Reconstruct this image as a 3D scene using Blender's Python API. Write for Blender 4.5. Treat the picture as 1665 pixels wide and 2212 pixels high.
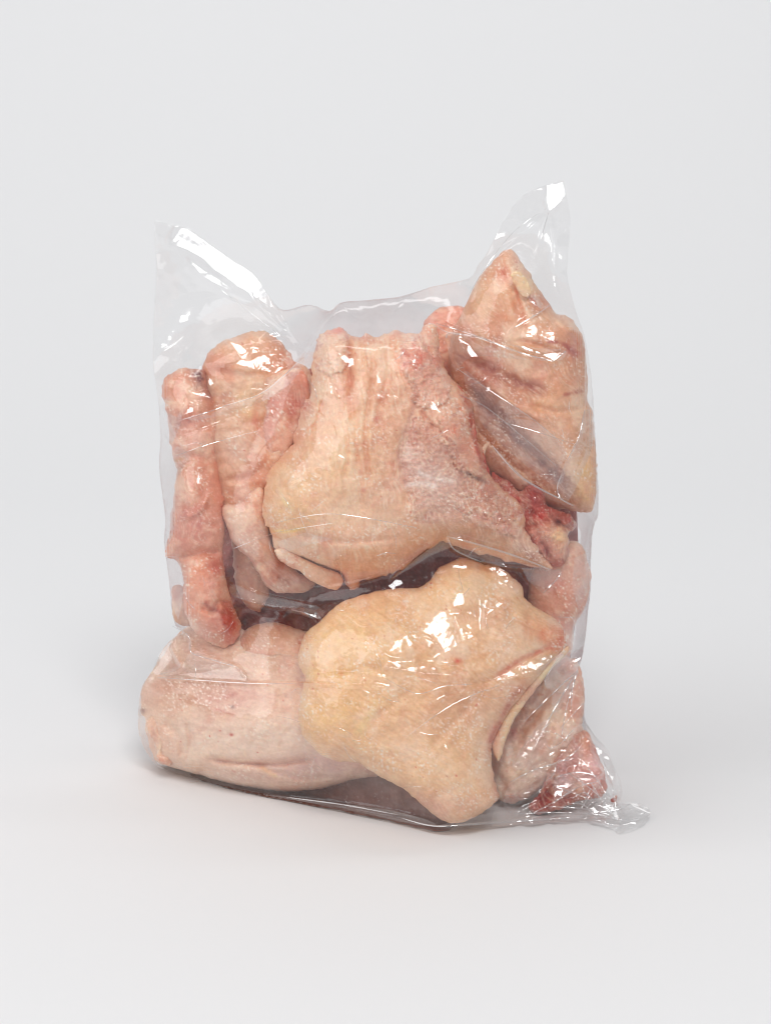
import bpy, math
import numpy as np
from mathutils import Vector

SC = bpy.context.scene
COL = SC.collection
for o in list(bpy.data.objects):
    bpy.data.objects.remove(o)

# ------------------------------------------------------------------ camera
S = 0.0003                     # metres per drawing unit (bag is about 30 cm wide)
PITCH = math.radians(15.0)
DIST = 2.0
CT, ST = math.cos(PITCH), math.sin(PITCH)
CX, CY = 832.5, 1106.0         # centre of the drawing grid
FRONT = -200.0                 # depth at which the bag's front bottom corner stands


def _ray(px, py, Y, zc):
    """point on the sight line (px,py) where it meets the vertical plane y = Y"""
    dx = (px - CX) * S
    dv = -(py - CY) * S
    diy = DIST * CT + dv * ST
    diz = -DIST * ST + dv * CT
    oy, oz = -DIST * CT, zc + DIST * ST
    t = (Y * S - oy) / diy
    return dx * t, Y * S, oz + diz * t


ZC = -_ray(940.0, 1795.0, FRONT, 0.0)[2]
CAMPOS = Vector((0.0, -DIST * CT, ZC + DIST * ST))


def world(px, py, Y):
    px = np.asarray(px, float); py = np.asarray(py, float); Y = np.asarray(Y, float)
    x, y, z = _ray(px, py, Y, ZC)
    return np.stack([x, np.broadcast_to(y, x.shape), z], -1)


def floor_depth(py):
    """depth (drawing units) at which a sight line of row py reaches the floor z = 0"""
    dv = -(np.asarray(py, float) - CY) * S
    diy = DIST * CT + dv * ST
    diz = -DIST * ST + dv * CT
    oy, oz = -DIST * CT, ZC + DIST * ST
    t = np.where(diz < -1e-6, -oz / np.minimum(diz, -1e-6), 1e6)
    return (oy + diy * t) / S


cam_d = bpy.data.cameras.new("camera")
cam = bpy.data.objects.new("camera", cam_d)
COL.objects.link(cam)
cam.location = CAMPOS
cam.rotation_euler = (math.radians(90) - PITCH, 0, 0)
cam_d.sensor_width = 36.0
cam_d.sensor_fit = 'AUTO'
cam_d.lens = 36.0 * DIST / (2212 * S)
cam_d.clip_start = 0.05
cam_d.clip_end = 50
SC.camera = cam

# ------------------------------------------------------------------ world, lamps, exposure
w = bpy.data.worlds.new("World")
SC.world = w
w.use_nodes = True
w.node_tree.nodes["Background"].inputs[0].default_value = (0.99, 1.0, 1.02, 1)
w.node_tree.nodes["Background"].inputs[1].default_value = 0.36

TARGET = Vector((0.0, 0.0, 0.2))


def softbox(name, az, el, dist, sx, sy, power, colour=(1, 1, 1)):
    d = bpy.data.lights.new(name, 'AREA')
    d.shape = 'RECTANGLE'; d.size = sx; d.size_y = sy
    d.energy = power; d.color = colour
    o = bpy.data.objects.new(name, d)
    COL.objects.link(o)
    a, e = math.radians(az), math.radians(el)
    v = Vector((math.cos(e) * math.sin(a), -math.cos(e) * math.cos(a), math.sin(e)))
    o.location = TARGET + v * dist
    o.rotation_euler = (-v).to_track_quat('-Z', 'Y').to_euler()
    return o


KEY = softbox("key_softbox", 7, 47, 3.0, 1.05, 1.05, 47.0, (1.0, 0.995, 0.99))
FILL = softbox("fill_softbox", -72, 28, 3.2, 3.0, 3.0, 43.0, (0.985, 0.99, 1.0))
WALL = softbox("background_softbox", 180, 60, 2.0, 2.4, 0.8, 20.5)
WALL.location = (0.3, 0.6, 2.6)
WALL.rotation_euler = (math.radians(55), 0, 0)

SC.view_settings.view_transform = 'Standard'
SC.view_settings.look = 'None'
SC.view_settings.exposure = 0.0
SC.view_settings.gamma = 1.0
SC.render.engine = 'CYCLES'
SC.cycles.max_bounces = 14
SC.cycles.transparent_max_bounces = 32
SC.cycles.caustics_reflective = False
SC.cycles.caustics_refractive = False
SC.cycles.use_denoising = True
SC.cycles.filter_width = 1.15
SC.cycles.sample_clamp_indirect = 4.0


# ------------------------------------------------------------------ small tools
def lin(c):
    c = np.asarray(c, float) / 255.0
    return np.where(c <= 0.04045, c / 12.92, ((c + 0.055) / 1.055) ** 2.4)


def sstep(a, b, x):
    t = np.clip((x - a) / (b - a), 0, 1)
    return t * t * (3 - 2 * t)


_perm = np.random.RandomState(7).permutation(4096)


def _h(ix, iy, seed):
    return _perm[(_perm[(ix + seed * 131) & 4095] + iy * 7 + seed * 17) & 4095]


def gnoise(x, y, seed=0):
    x = np.asarray(x, float); y = np.asarray(y, float)
    ix = np.floor(x).astype(int); iy = np.floor(y).astype(int)
    fx = x - ix; fy = y - iy
    u = fx * fx * fx * (fx * (fx * 6 - 15) + 10); v = fy * fy * fy * (fy * (fy * 6 - 15) + 10)

    def g(dx, dy):
        a = _h(ix + dx, iy + dy, seed) * (2 * math.pi / 4096)
        return np.cos(a) * (fx - dx) + np.sin(a) * (fy - dy)
    a = g(0, 0) * (1 - u) + g(1, 0) * u
    b = g(0, 1) * (1 - u) + g(1, 1) * u
    return (a * (1 - v) + b * v) * 1.5


def fbm(x, y, scale, seed=0, octs=4, gain=0.5):
    r = 0; a = 1.0; f = 1.0 / scale
    for k in range(octs):
        r = r + a * gnoise(x * f + 13.7 * k, y * f - 7.1 * k, seed + k)
        a *= gain; f *= 2.03
    return r


def spline(pts, n=6, closed=True):
    P = np.asarray(pts, float)
    N = len(P)
    out = []
    for i in range(N if closed else N - 1):
        if closed:
            p0, p1, p2, p3 = P[i - 1], P[i], P[(i + 1) % N], P[(i + 2) % N]
        else:
            p0, p1, p2, p3 = P[max(i - 1, 0)], P[i], P[i + 1], P[min(i + 2, N - 1)]
        for k in range(n):
            t = k / n
            out.append(0.5 * ((2 * p1) + (-p0 + p2) * t + (2 * p0 - 5 * p1 + 4 * p2 - p3) * t * t
                              + (-p0 + 3 * p1 - 3 * p2 + p3) * t ** 3))
    if not closed:
        out.append(P[-1])
    return np.array(out)


def seg_dist(x, y, pts, closed=False, want_near=False):
    """distance to a polyline, arc parameter 0..1, side (+ right hand of travel), nearest point"""
    P = np.asarray(pts, float)[:, :2]
    if closed:
        P = np.vstack([P, P[:1]])
    L = np.hypot(*(P[1:] - P[:-1]).T)
    cum = np.concatenate([[0], np.cumsum(L)]); tot = max(cum[-1], 1e-9)
    best = np.full(x.shape, 1e18); par = np.zeros(x.shape); side = np.zeros(x.shape)
    nx = np.zeros(x.shape); ny = np.zeros(x.shape)
    for i in range(len(P) - 1):
        ax, ay = P[i]; bx, by = P[i + 1]
        dx, dy = bx - ax, by - ay
        l2 = dx * dx + dy * dy
        if l2 < 1e-12:
            continue
        t = np.clip(((x - ax) * dx + (y - ay) * dy) / l2, 0, 1)
        qx = ax + t * dx; qy = ay + t * dy
        d = (x - qx) ** 2 + (y - qy) ** 2
        m = d < best
        best = np.where(m, d, best)
        par = np.where(m, (cum[i] + t * L[i]) / tot, par)
        side = np.where(m, np.sign(dx * (y - ay) - dy * (x - ax)), side)
        if want_near:
            nx = np.where(m, qx, nx); ny = np.where(m, qy, ny)
    if want_near:
        return np.sqrt(best), par, side, nx, ny
    return np.sqrt(best), par, side


def inside(x, y, pts):
    P = np.asarray(pts, float)[:, :2]
    r = np.zeros(x.shape, bool)
    j = len(P) - 1
    for i in range(len(P)):
        xi, yi = P[i]; xj, yj = P[j]
        if yi != yj:
            c = ((yi > y) != (yj > y)) & (x < (xj - xi) * (y - yi) / (yj - yi) + xi)
            r ^= c
        j = i
    return r


def stroke_weight(x, y, pts, width, taper=True):
    """soft 0..1 weight along a stroke, computed only near it"""
    P = spline(pts, 4, False) if len(pts) > 2 else np.asarray(pts, float)
    lo = P.min(0) - 3 * width; hi = P.max(0) + 3 * width
    m = (x > lo[0]) & (x < hi[0]) & (y > lo[1]) & (y < hi[1])
    out = np.zeros(x.shape)
    if m.any():
        d, t, _ = seg_dist(x[m], y[m], P)
        k = np.exp(-(d / width) ** 2)
        if taper:
            k = k * np.clip(np.sin(np.clip(t, 0.02, 0.98) * math.pi) * 2.2, 0, 1)
        out[m] = k
    return out


def blob_weight(x, y, cx, cy, rx, ry, rot=0.0):
    c, s = math.cos(math.radians(rot)), math.sin(math.radians(rot))
    u = ((x - cx) * c + (y - cy) * s) / rx
    v = (-(x - cx) * s + (y - cy) * c) / ry
    return np.exp(-(u * u + v * v))


# ------------------------------------------------------------------ materials
def nodes_of(name):
    m = bpy.data.materials.new(name)
    m.use_nodes = True
    nt = m.node_tree
    nt.nodes.clear()
    return m, nt, nt.nodes, nt.links


def flesh_material(name, rough=0.42, frost=0.5, sss=0.35, bump=0.5):
    m, nt, N, L = nodes_of(name)
    out = N.new('ShaderNodeOutputMaterial')
    p = N.new('ShaderNodeBsdfPrincipled')
    L.new(p.outputs[0], out.inputs[0])
    at = N.new('ShaderNodeAttribute'); at.attribute_name = "flesh_colour"
    tc = N.new('ShaderNodeTexCoord')
    n1 = N.new('ShaderNodeTexNoise'); n1.inputs['Scale'].default_value = 480; n1.inputs['Detail'].default_value = 6
    n1.inputs['Roughness'].default_value = 0.62
    L.new(tc.outputs['Object'], n1.inputs['Vector'])
    n2 = N.new('ShaderNodeTexNoise'); n2.inputs['Scale'].default_value = 70; n2.inputs['Detail'].default_value = 5
    L.new(tc.outputs['Object'], n2.inputs['Vector'])
    r1 = N.new('ShaderNodeMapRange'); r1.inputs[1].default_value = 0.3; r1.inputs[2].default_value = 0.7
    r1.inputs[3].default_value = 0.91; r1.inputs[4].default_value = 1.07
    L.new(n1.outputs['Fac'], r1.inputs[0])
    mul = N.new('ShaderNodeMix'); mul.data_type = 'RGBA'; mul.blend_type = 'MULTIPLY'; mul.inputs[0].default_value = 1
    L.new(at.outputs['Color'], mul.inputs[6]); L.new(r1.outputs[0], mul.inputs[7])
    # frost crystals: pale specks in patches
    f1 = N.new('ShaderNodeMapRange'); f1.inputs[1].default_value = 0.60; f1.inputs[2].default_value = 0.70
    L.new(n1.outputs['Fac'], f1.inputs[0])
    f2 = N.new('ShaderNodeMapRange'); f2.inputs[1].default_value = 0.48; f2.inputs[2].default_value = 0.66
    L.new(n2.outputs['Fac'], f2.inputs[0])
    fm = N.new('ShaderNodeMath'); fm.operation = 'MULTIPLY'
    L.new(f1.outputs[0], fm.inputs[0]); L.new(f2.outputs[0], fm.inputs[1])
    fk = N.new('ShaderNodeMath'); fk.operation = 'MULTIPLY'; fk.inputs[1].default_value = frost
    L.new(fm.outputs[0], fk.inputs[0])
    fr = N.new('ShaderNodeMix'); fr.data_type = 'RGBA'
    L.new(fk.outputs[0], fr.inputs[0]); L.new(mul.outputs[2], fr.inputs[6])
    fr.inputs[7].default_value = (0.86, 0.78, 0.72, 1)
    L.new(fr.outputs[2], p.inputs['Base Color'])
    rr = N.new('ShaderNodeMapRange'); rr.inputs[1].default_value = 0.3; rr.inputs[2].default_value = 0.7
    rr.inputs[3].default_value = rough - 0.1; rr.inputs[4].default_value = rough + 0.2
    L.new(n2.outputs['Fac'], rr.inputs[0]); L.new(rr.outputs[0], p.inputs['Roughness'])
    p.inputs['Subsurface Weight'].default_value = sss
    p.inputs['Subsurface Radius'].default_value = (1.0, 0.45, 0.25)
    p.inputs['Subsurface Scale'].default_value = 0.009
    p.inputs['Specular IOR Level'].default_value = 0.45
    b = N.new('ShaderNodeBump'); b.inputs['Strength'].default_value = bump; b.inputs['Distance'].default_value = 0.00022
    L.new(n1.outputs['Fac'], b.inputs['Height']); L.new(b.outputs[0], p.inputs['Normal'])
    return m


def film_material(name, veil=0.022, rough=0.11, tint=(0.995, 0.993, 0.993), r0=0.07, bump=0.06):
    m, nt, N, L = nodes_of(name)
    out = N.new('ShaderNodeOutputMaterial')
    tr = N.new('ShaderNodeBsdfTransparent'); tr.inputs[0].default_value = (*tint, 1)
    gl = N.new('ShaderNodeBsdfGlossy'); gl.inputs['Roughness'].default_value = rough
    gl.inputs[0].default_value = (1, 1, 1, 1)
    df = N.new('ShaderNodeBsdfTranslucent'); df.inputs[0].default_value = (0.9, 0.9, 0.9, 1)
    dd = N.new('ShaderNodeBsdfDiffuse'); dd.inputs[0].default_value = (0.9, 0.9, 0.9, 1)
    mv = N.new('ShaderNodeMixShader'); mv.inputs[0].default_value = 0.5
    L.new(df.outputs[0], mv.inputs[1]); L.new(dd.outputs[0], mv.inputs[2])
    m1 = N.new('ShaderNodeMixShader')
    tc = N.new('ShaderNodeTexCoord')
    nv = N.new('ShaderNodeTexNoise'); nv.inputs['Scale'].default_value = 28; nv.inputs['Detail'].default_value = 5
    L.new(tc.outputs['Object'], nv.inputs['Vector'])
    rv = N.new('ShaderNodeMapRange'); rv.inputs[1].default_value = 0.35; rv.inputs[2].default_value = 0.7
    rv.inputs[3].default_value = veil * 0.45; rv.inputs[4].default_value = veil * 1.8
    L.new(nv.outputs['Fac'], rv.inputs[0]); L.new(rv.outputs[0], m1.inputs[0])
    L.new(tr.outputs[0], m1.inputs[1]); L.new(mv.outputs[0], m1.inputs[2])
    nb = N.new('ShaderNodeTexNoise'); nb.inputs['Scale'].default_value = 120; nb.inputs['Detail'].default_value = 3
    L.new(tc.outputs['Object'], nb.inputs['Vector'])
    bp = N.new('ShaderNodeBump'); bp.inputs['Strength'].default_value = bump; bp.inputs['Distance'].default_value = 0.0006
    L.new(nb.outputs['Fac'], bp.inputs['Height'])
    L.new(bp.outputs[0], gl.inputs['Normal'])
    # Schlick reflectance, the same from both sides of the sheet
    lw = N.new('ShaderNodeLayerWeight'); lw.inputs[0].default_value = 0.5
    L.new(bp.outputs[0], lw.inputs['Normal'])
    pw = N.new('ShaderNodeMath'); pw.operation = 'POWER'; pw.inputs[1].default_value = 4.2
    L.new(lw.outputs['Facing'], pw.inputs[0])
    fr = N.new('ShaderNodeMapRange'); fr.inputs[3].default_value = r0; fr.inputs[4].default_value = 0.9
    L.new(pw.outputs[0], fr.inputs[0])
    m2 = N.new('ShaderNodeMixShader')
    L.new(fr.outputs[0], m2.inputs[0]); L.new(m1.outputs[0], m2.inputs[1]); L.new(gl.outputs[0], m2.inputs[2])
    L.new(m2.outputs[0], out.inputs[0])
    return m


def paper_material():
    m, nt, N, L = nodes_of("matt white paper")
    out = N.new('ShaderNodeOutputMaterial')
    p = N.new('ShaderNodeBsdfPrincipled')
    p.inputs['Base Color'].default_value = (0.80, 0.80, 0.805, 1)
    p.inputs['Roughness'].default_value = 0.75
    p.inputs['Specular IOR Level'].default_value = 0.2
    tc = N.new('ShaderNodeTexCoord')
    n = N.new('ShaderNodeTexNoise'); n.inputs['Scale'].default_value = 900; n.inputs['Detail'].default_value = 3
    L.new(tc.outputs['Object'], n.inputs['Vector'])
    b = N.new('ShaderNodeBump'); b.inputs['Strength'].default_value = 0.08; b.inputs['Distance'].default_value = 0.0005
    L.new(n.outputs['Fac'], b.inputs['Height']); L.new(b.outputs[0], p.inputs['Normal'])
    L.new(p.outputs[0], out.inputs[0])
    return m


SKIN = flesh_material("frozen chicken skin", 0.42, 0.55, 0.30, 0.5)
RAW = flesh_material("raw chicken flesh", 0.38, 0.5, 0.30, 0.9)
FILM = film_material("clear plastic film")
FILM_SOFT = film_material("clear plastic film back", veil=0.02, rough=0.12, bump=0.15)
FILM_EDGE = film_material("plastic film fold edge", veil=0.30, rough=0.09, r0=0.30)
FILM_FOLD = film_material("plastic film doubled", veil=0.055, rough=0.07, r0=0.10, bump=0.04)
PAPER = paper_material()


# ------------------------------------------------------------------ object tools
def link_mesh(name, verts, faces, mat, parent=None, colours=None):
    v = np.asarray(verts, float)
    org = np.array([(v[:, 0].min() + v[:, 0].max()) / 2, (v[:, 1].min() + v[:, 1].max()) / 2, v[:, 2].min()])
    me = bpy.data.meshes.new(name)
    f = np.asarray(faces, np.int32)
    nf, k = f.shape
    me.vertices.add(len(v)); me.vertices.foreach_set("co", (v - org).ravel().astype(np.float32))
    me.loops.add(nf * k); me.loops.foreach_set("vertex_index", f.ravel())
    me.polygons.add(nf)
    me.polygons.foreach_set("loop_start", np.arange(0, nf * k, k, dtype=np.int32))
    me.polygons.foreach_set("use_smooth", np.ones(nf, bool))
    me.update(calc_edges=True)
    me.validate()
    if colours is not None:
        a = me.color_attributes.new("flesh_colour", 'FLOAT_COLOR', 'POINT')
        c = np.ones((len(v), 4), np.float32); c[:, :3] = colours
        a.data.foreach_set("color", c.ravel())
    me.materials.append(mat)
    o = bpy.data.objects.new(name, me)
    COL.objects.link(o)
    if parent is not None:
        o.parent = parent
        pl = Vector(parent["origin"])
        o.location = Vector(org) - pl
    else:
        o.location = org
    o["origin"] = [float(q) for q in org]
    return o


def tag(o, label=None, cat=None, group=None, kind=None):
    if label: o["label"] = label
    if cat: o["category"] = cat
    if group: o["group"] = group
    if kind: o["kind"] = kind
    return o


# ------------------------------------------------------------------ the setting: white paper sweep
def build_sweep():
    prof = [(-6.0, 0.0), (0.8, 0.0)]
    R = 1.9
    for k in range(1, 25):
        a = math.pi / 2 * k / 24
        prof.append((0.8 + R * math.sin(a), R - R * math.cos(a)))
    prof.append((0.8 + R, 5.0))
    xs = np.linspace(-5, 5, 9)
    v = [(x, y, z) for (y, z) in prof for x in xs]
    n = len(xs)
    f = [(i * n + j, i * n + j + 1, (i + 1) * n + j + 1, (i + 1) * n + j) for i in range(len(prof) - 1) for j in range(n - 1)]
    o = link_mesh("backdrop", v, f, PAPER)
    tag(o, kind="structure", label="seamless white paper sweep under and behind the bag")


build_sweep()

# ------------------------------------------------------------------ flesh pieces
GX0, GY0, GST = 280.0, 380.0, 1.5
GNX, GNY = 761, 961
gx = GX0 + GST * np.arange(GNX); gy = GY0 + GST * np.arange(GNY)
GXX, GYY = np.meshgrid(gx, gy)          # [row, col]
OBS_F = np.full((GNY, GNX), 1e6)        # nearest flesh surface
OBS_B = np.full((GNY, GNX), -1e6)       # farthest flesh surface


def inflate(mask, iters=260):
    """smooth pillow: solve laplace(phi) = -1 inside the mask (red-black over-relaxation)"""
    ny, nx = mask.shape
    phi = np.zeros((ny + 2, nx + 2))
    M = np.zeros_like(phi, bool); M[1:-1, 1:-1] = mask
    ii, jj = np.meshgrid(np.arange(ny + 2), np.arange(nx + 2), indexing='ij')
    red = ((ii + jj) % 2 == 0) & M; blk = ((ii + jj) % 2 == 1) & M
    n = min(ny, nx)
    om = 2 / (1 + math.sin(math.pi / max(n * 0.8, 8)))
    for it in range(iters):
        for m in (red, blk):
            r = np.zeros_like(phi)
            r[1:-1, 1:-1] = 0.25 * (phi[:-2, 1:-1] + phi[2:, 1:-1] + phi[1:-1, :-2] + phi[1:-1, 2:] + 1.0)
            phi = np.where(m, phi + om * (r - phi), phi)
    p = np.maximum(phi[1:-1, 1:-1], 0)
    return p / max(p.max(), 1e-9)


def flesh(name, outline, mid, front, back, base, step=2.6, tilt=(0, 0), bumps=(), strokes=(), blobs=(), cstrokes=(),
          lump=(8, 70), grain=(2.2, 16), fibre=None, mat=None, parent=None, seed=1, squash=0.33, rag=2.0, mottle=0.14,
          obstacle=True, n=5, regions=(), groove=1.0, pale=1.0, streak=0.5, pink=0.55, frostc=0.8):
    """a rounded solid with a traced silhouette: both sides swell from a shared rim.
    bumps/strokes change the relief, blobs/cstrokes the colour of the flesh itself."""
    P = spline(outline, n)
    if rag:
        nx_ = np.arange(len(P))
        P = P + rag * np.stack([fbm(P[:, 0], P[:, 1], 16, seed + 5, 3, .6), fbm(P[:, 0] + 400, P[:, 1], 16, seed + 6, 3, .6)], -1)
    lo = P.min(0) - 2 * step; hi = P.max(0) + 2 * step
    xs = np.arange(lo[0], hi[0] + step, step); ys = np.arange(lo[1], hi[1] + step, step)
    X, Y = np.meshgrid(xs, ys)
    ins = inside(X, Y, P)
    cell = ins[:-1, :-1] | ins[1:, :-1] | ins[:-1, 1:] | ins[1:, 1:]
    need = np.zeros_like(ins)
    for a, b in ((0, 0), (1, 0), (0, 1), (1, 1)):
        need[a:a + cell.shape[0], b:b + cell.shape[1]] |= cell
    rim = need & ~ins
    phi = inflate(ins)
    X = X.copy(); Y = Y.copy()
    if rim.any():
        _, _, _, qx, qy = seg_dist(X[rim], Y[rim], P, True, True)
        X[rim] = qx; Y[rim] = qy
    prof = phi ** squash
    # relief
    rel = 0.7 * lump[0] * fbm(X, Y, lump[1], seed, 3) + 0.55 * grain[0] * fbm(X, Y, grain[1], seed + 20, 4, 0.6)
    if fibre:
        ang, sc, amp = fibre
        c, s = math.cos(math.radians(ang)), math.sin(math.radians(ang))
        wx = X + 7 * gnoise(X / 40, Y / 40, seed + 9); wy = Y + 7 * gnoise(X / 40 + 9, Y / 40, seed + 10)
        u = wx * c + wy * s; v = -wx * s + wy * c
        fb = gnoise(u / (sc * 7), v / sc, seed + 31) + 0.5 * gnoise(u / (sc * 3), v / (sc * 0.5), seed + 32)
        rel = rel + amp * fb
    for (cx, cy, rx, ry, rot, amp) in bumps:
        rel = rel + amp * blob_weight(X, Y, cx, cy, rx, ry, rot)
    for (pts, wd, amp) in strokes:
        rel = rel + 1.35 * groove * amp * stroke_weight(X, Y, pts, wd)
    wob = 1 + 0.55 * fbm(X, Y, 22, seed + 50, 4, 0.6)
    fine = fbm(X, Y, 7, seed + 70, 3, 0.6)
    regs = []
    for (poly, dh, c, k, ra) in regions:
        Pr = spline(poly, 3)
        lo_, hi_ = Pr.min(0) - 20, Pr.max(0) + 20
        mm = (X > lo_[0]) & (X < hi_[0]) & (Y > lo_[1]) & (Y < hi_[1])
        g = np.zeros(X.shape)
        if mm.any():
            dd, _, _ = seg_dist(X[mm], Y[mm], Pr, True)
            sd = np.where(inside(X[mm], Y[mm], Pr), dd, -dd) + 4.5 * fbm(X[mm], Y[mm], 14, seed + 80, 4, .65)
            g[mm] = sstep(-1.5, 2.5, sd)
        rel = rel + g * (dh + ra * (1.2 * np.abs(fbm(X, Y, 18, seed + 82, 4, .65)) + 0.5 * fine))
        regs.append((g, c, k, ra))
    # membranes and fat: thin pale threads running with the grain of the skin
    ang = fibre[0] if fibre else 70
    c_, s_ = math.cos(math.radians(ang)), math.sin(math.radians(ang))
    wx = X + 22 * gnoise(X / 60, Y / 60, seed + 19); wy = Y + 22 * gnoise(X / 60 + 9, Y / 60, seed + 18)
    uu = wx * c_ + wy * s_; vv = -wx * s_ + wy * c_
    th = np.clip(1 - 2.6 * np.abs(gnoise(uu / 70, vv / 9, seed + 33)), 0, 1) ** 2 * sstep(0.0, 0.5, fbm(X, Y, 55, seed + 34, 3))
    th = np.maximum(th, 0.8 * np.clip(1 - 3.0 * np.abs(gnoise(uu / 32, vv / 5, seed + 37)), 0, 1) ** 2 * sstep(0.0, 0.45, fbm(X, Y, 40, seed + 38, 3)))
    rel = rel + 1.2 * th * streak
    edge = np.clip(phi * 9, 0, 1)
    cxm, cym = (P[:, 0].mean(), P[:, 1].mean())
    midp = mid + tilt[0] * (X - cxm) + tilt[1] * (Y - cym)
    F = midp - front * prof - rel * edge
    B = midp + back * prof + 0.6 * lump[0] * fbm(X, Y, lump[1], seed + 60, 3) * edge
    fl = floor_depth(Y) - 5
    F = np.minimum(F, fl - 1.0); B = np.minimum(B, fl)
    B = np.maximum(B, F + 1.0 * ins)
    # colour of the flesh
    col = np.broadcast_to(lin(base), X.shape + (3,)).copy()
    n1 = fbm(X, Y, 34, seed + 40, 5, 0.6)[..., None]
    n2 = fbm(X, Y, 90, seed + 45, 4, 0.55)[..., None]
    col = col * (1 + mottle * n1 * np.array([0.55, 1.0, 1.25]) + 0.6 * mottle * n2 * np.array([0.3, 0.8, 1.4]))
    if fibre:
        col = col * (1 + 0.12 * np.clip(fb, -1, 1)[..., None] * np.array([0.6, 1.0, 1.2]))
    pk = (pink * 1.15 * sstep(-0.05, 0.7, fbm(X, Y, 85, seed + 90, 5, .6)))[..., None]
    col = col * (1 - pk) + lin((214, 140, 118)) * pk
    pl = (pale * 0.62 * sstep(0.05, 0.65, fbm(X, Y, 72, seed + 95, 5, .6)))[..., None]
    col = col * (1 - pl) + lin((243, 214, 188)) * pl
    for (g, c, k, ra) in regs:
        q = np.clip(g * k * (0.8 + 0.5 * fbm(X, Y, 20, seed + 83, 4, .65)), 0, 1)[..., None]
        col = col * (1 - q) + lin(c) * q
        if ra:
            q = (g * 0.75 * sstep(0.1, 0.5, fbm(X, Y, 15, seed + 84, 4, .7)))[..., None]
            col = col * (1 - q) + lin((240, 220, 208)) * q
            q = (g * 0.7 * sstep(0.1, 0.6, fbm(X, Y, 24, seed + 86, 4, .7)))[..., None]
            col = col * (1 - q) + lin((192, 104, 94)) * q
    for (cx, cy, rx, ry, rot, c, k) in blobs:
        g = np.clip(k * blob_weight(X, Y, cx, cy, rx, ry, rot) * wob, 0, 1)[..., None]
        col = col * (1 - g) + lin(c) * g
    for (pts, wd, c, k) in cstrokes:
        g = np.clip(k * stroke_weight(X, Y, pts, wd) * wob, 0, 1)[..., None]
        col = col * (1 - g) + lin(c) * g
    q = np.clip(th * streak, 0, 1)[..., None] * 0.75
    col = col * (1 - q) + lin((244, 222, 198)) * q
    q = (frostc * sstep(0.32, 0.7, fbm(X, Y, 6.0, seed + 97, 3, .7)) * sstep(-0.1, 0.5, fbm(X, Y, 70, seed + 98, 3)))[..., None]
    col = col * (1 - q) + lin((248, 234, 222)) * q
    q = (0.8 * sstep(0.80, 0.95, fbm(X, Y, 11.0, seed + 99, 2, .5)) * sstep(0.1, 0.4, fbm(X, Y, 90, seed + 100, 2)))[..., None]
    col = col * (1 - q) + lin((204, 96, 78)) * q
    col = np.clip(col * np.array([1.06, 1.0, 0.965]), 0.01, 0.93)
    # mesh
    idx = -np.ones(X.shape, int)
    nd = need
    idx[nd] = np.arange(nd.sum())
    nf = int(nd.sum())
    bi = idx.copy()
    bi[ins] = nf + np.arange(ins.sum())
    vF = world(X[nd], Y[nd], np.where(rim, midp.clip(None, fl), F)[nd])
    vB = world(X[ins], Y[ins], B[ins])
    ci, cj = np.nonzero(cell)
    qf = np.stack([idx[ci, cj], idx[ci + 1, cj], idx[ci + 1, cj + 1], idx[ci, cj + 1]], -1)
    qb = np.stack([bi[ci, cj], bi[ci, cj + 1], bi[ci + 1, cj + 1], bi[ci + 1, cj]], -1)
    o = link_mesh(name, np.vstack([vF, vB]), np.vstack([qf, qb]), mat or SKIN, parent, np.vstack([col[nd], col[ins]]))
    if obstacle:
        # lay it into the maps the film is draped over
        fi = (GXX - xs[0]) / step; fj = (GYY - ys[0]) / step
        i0 = np.clip(np.round(fi).astype(int), 0, len(xs) - 1); j0 = np.clip(np.round(fj).astype(int), 0, len(ys) - 1)
        ok = (fi >= 0) & (fi <= len(xs) - 1) & (fj >= 0) & (fj <= len(ys) - 1)
        ok &= ins[j0, i0]
        OBS_F[ok] = np.minimum(OBS_F[ok], F[j0, i0][ok])
        OBS_B[ok] = np.maximum(OBS_B[ok], B[j0, i0][ok])
    return o


GRP = "frozen chicken pieces packed in the bag"

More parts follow.
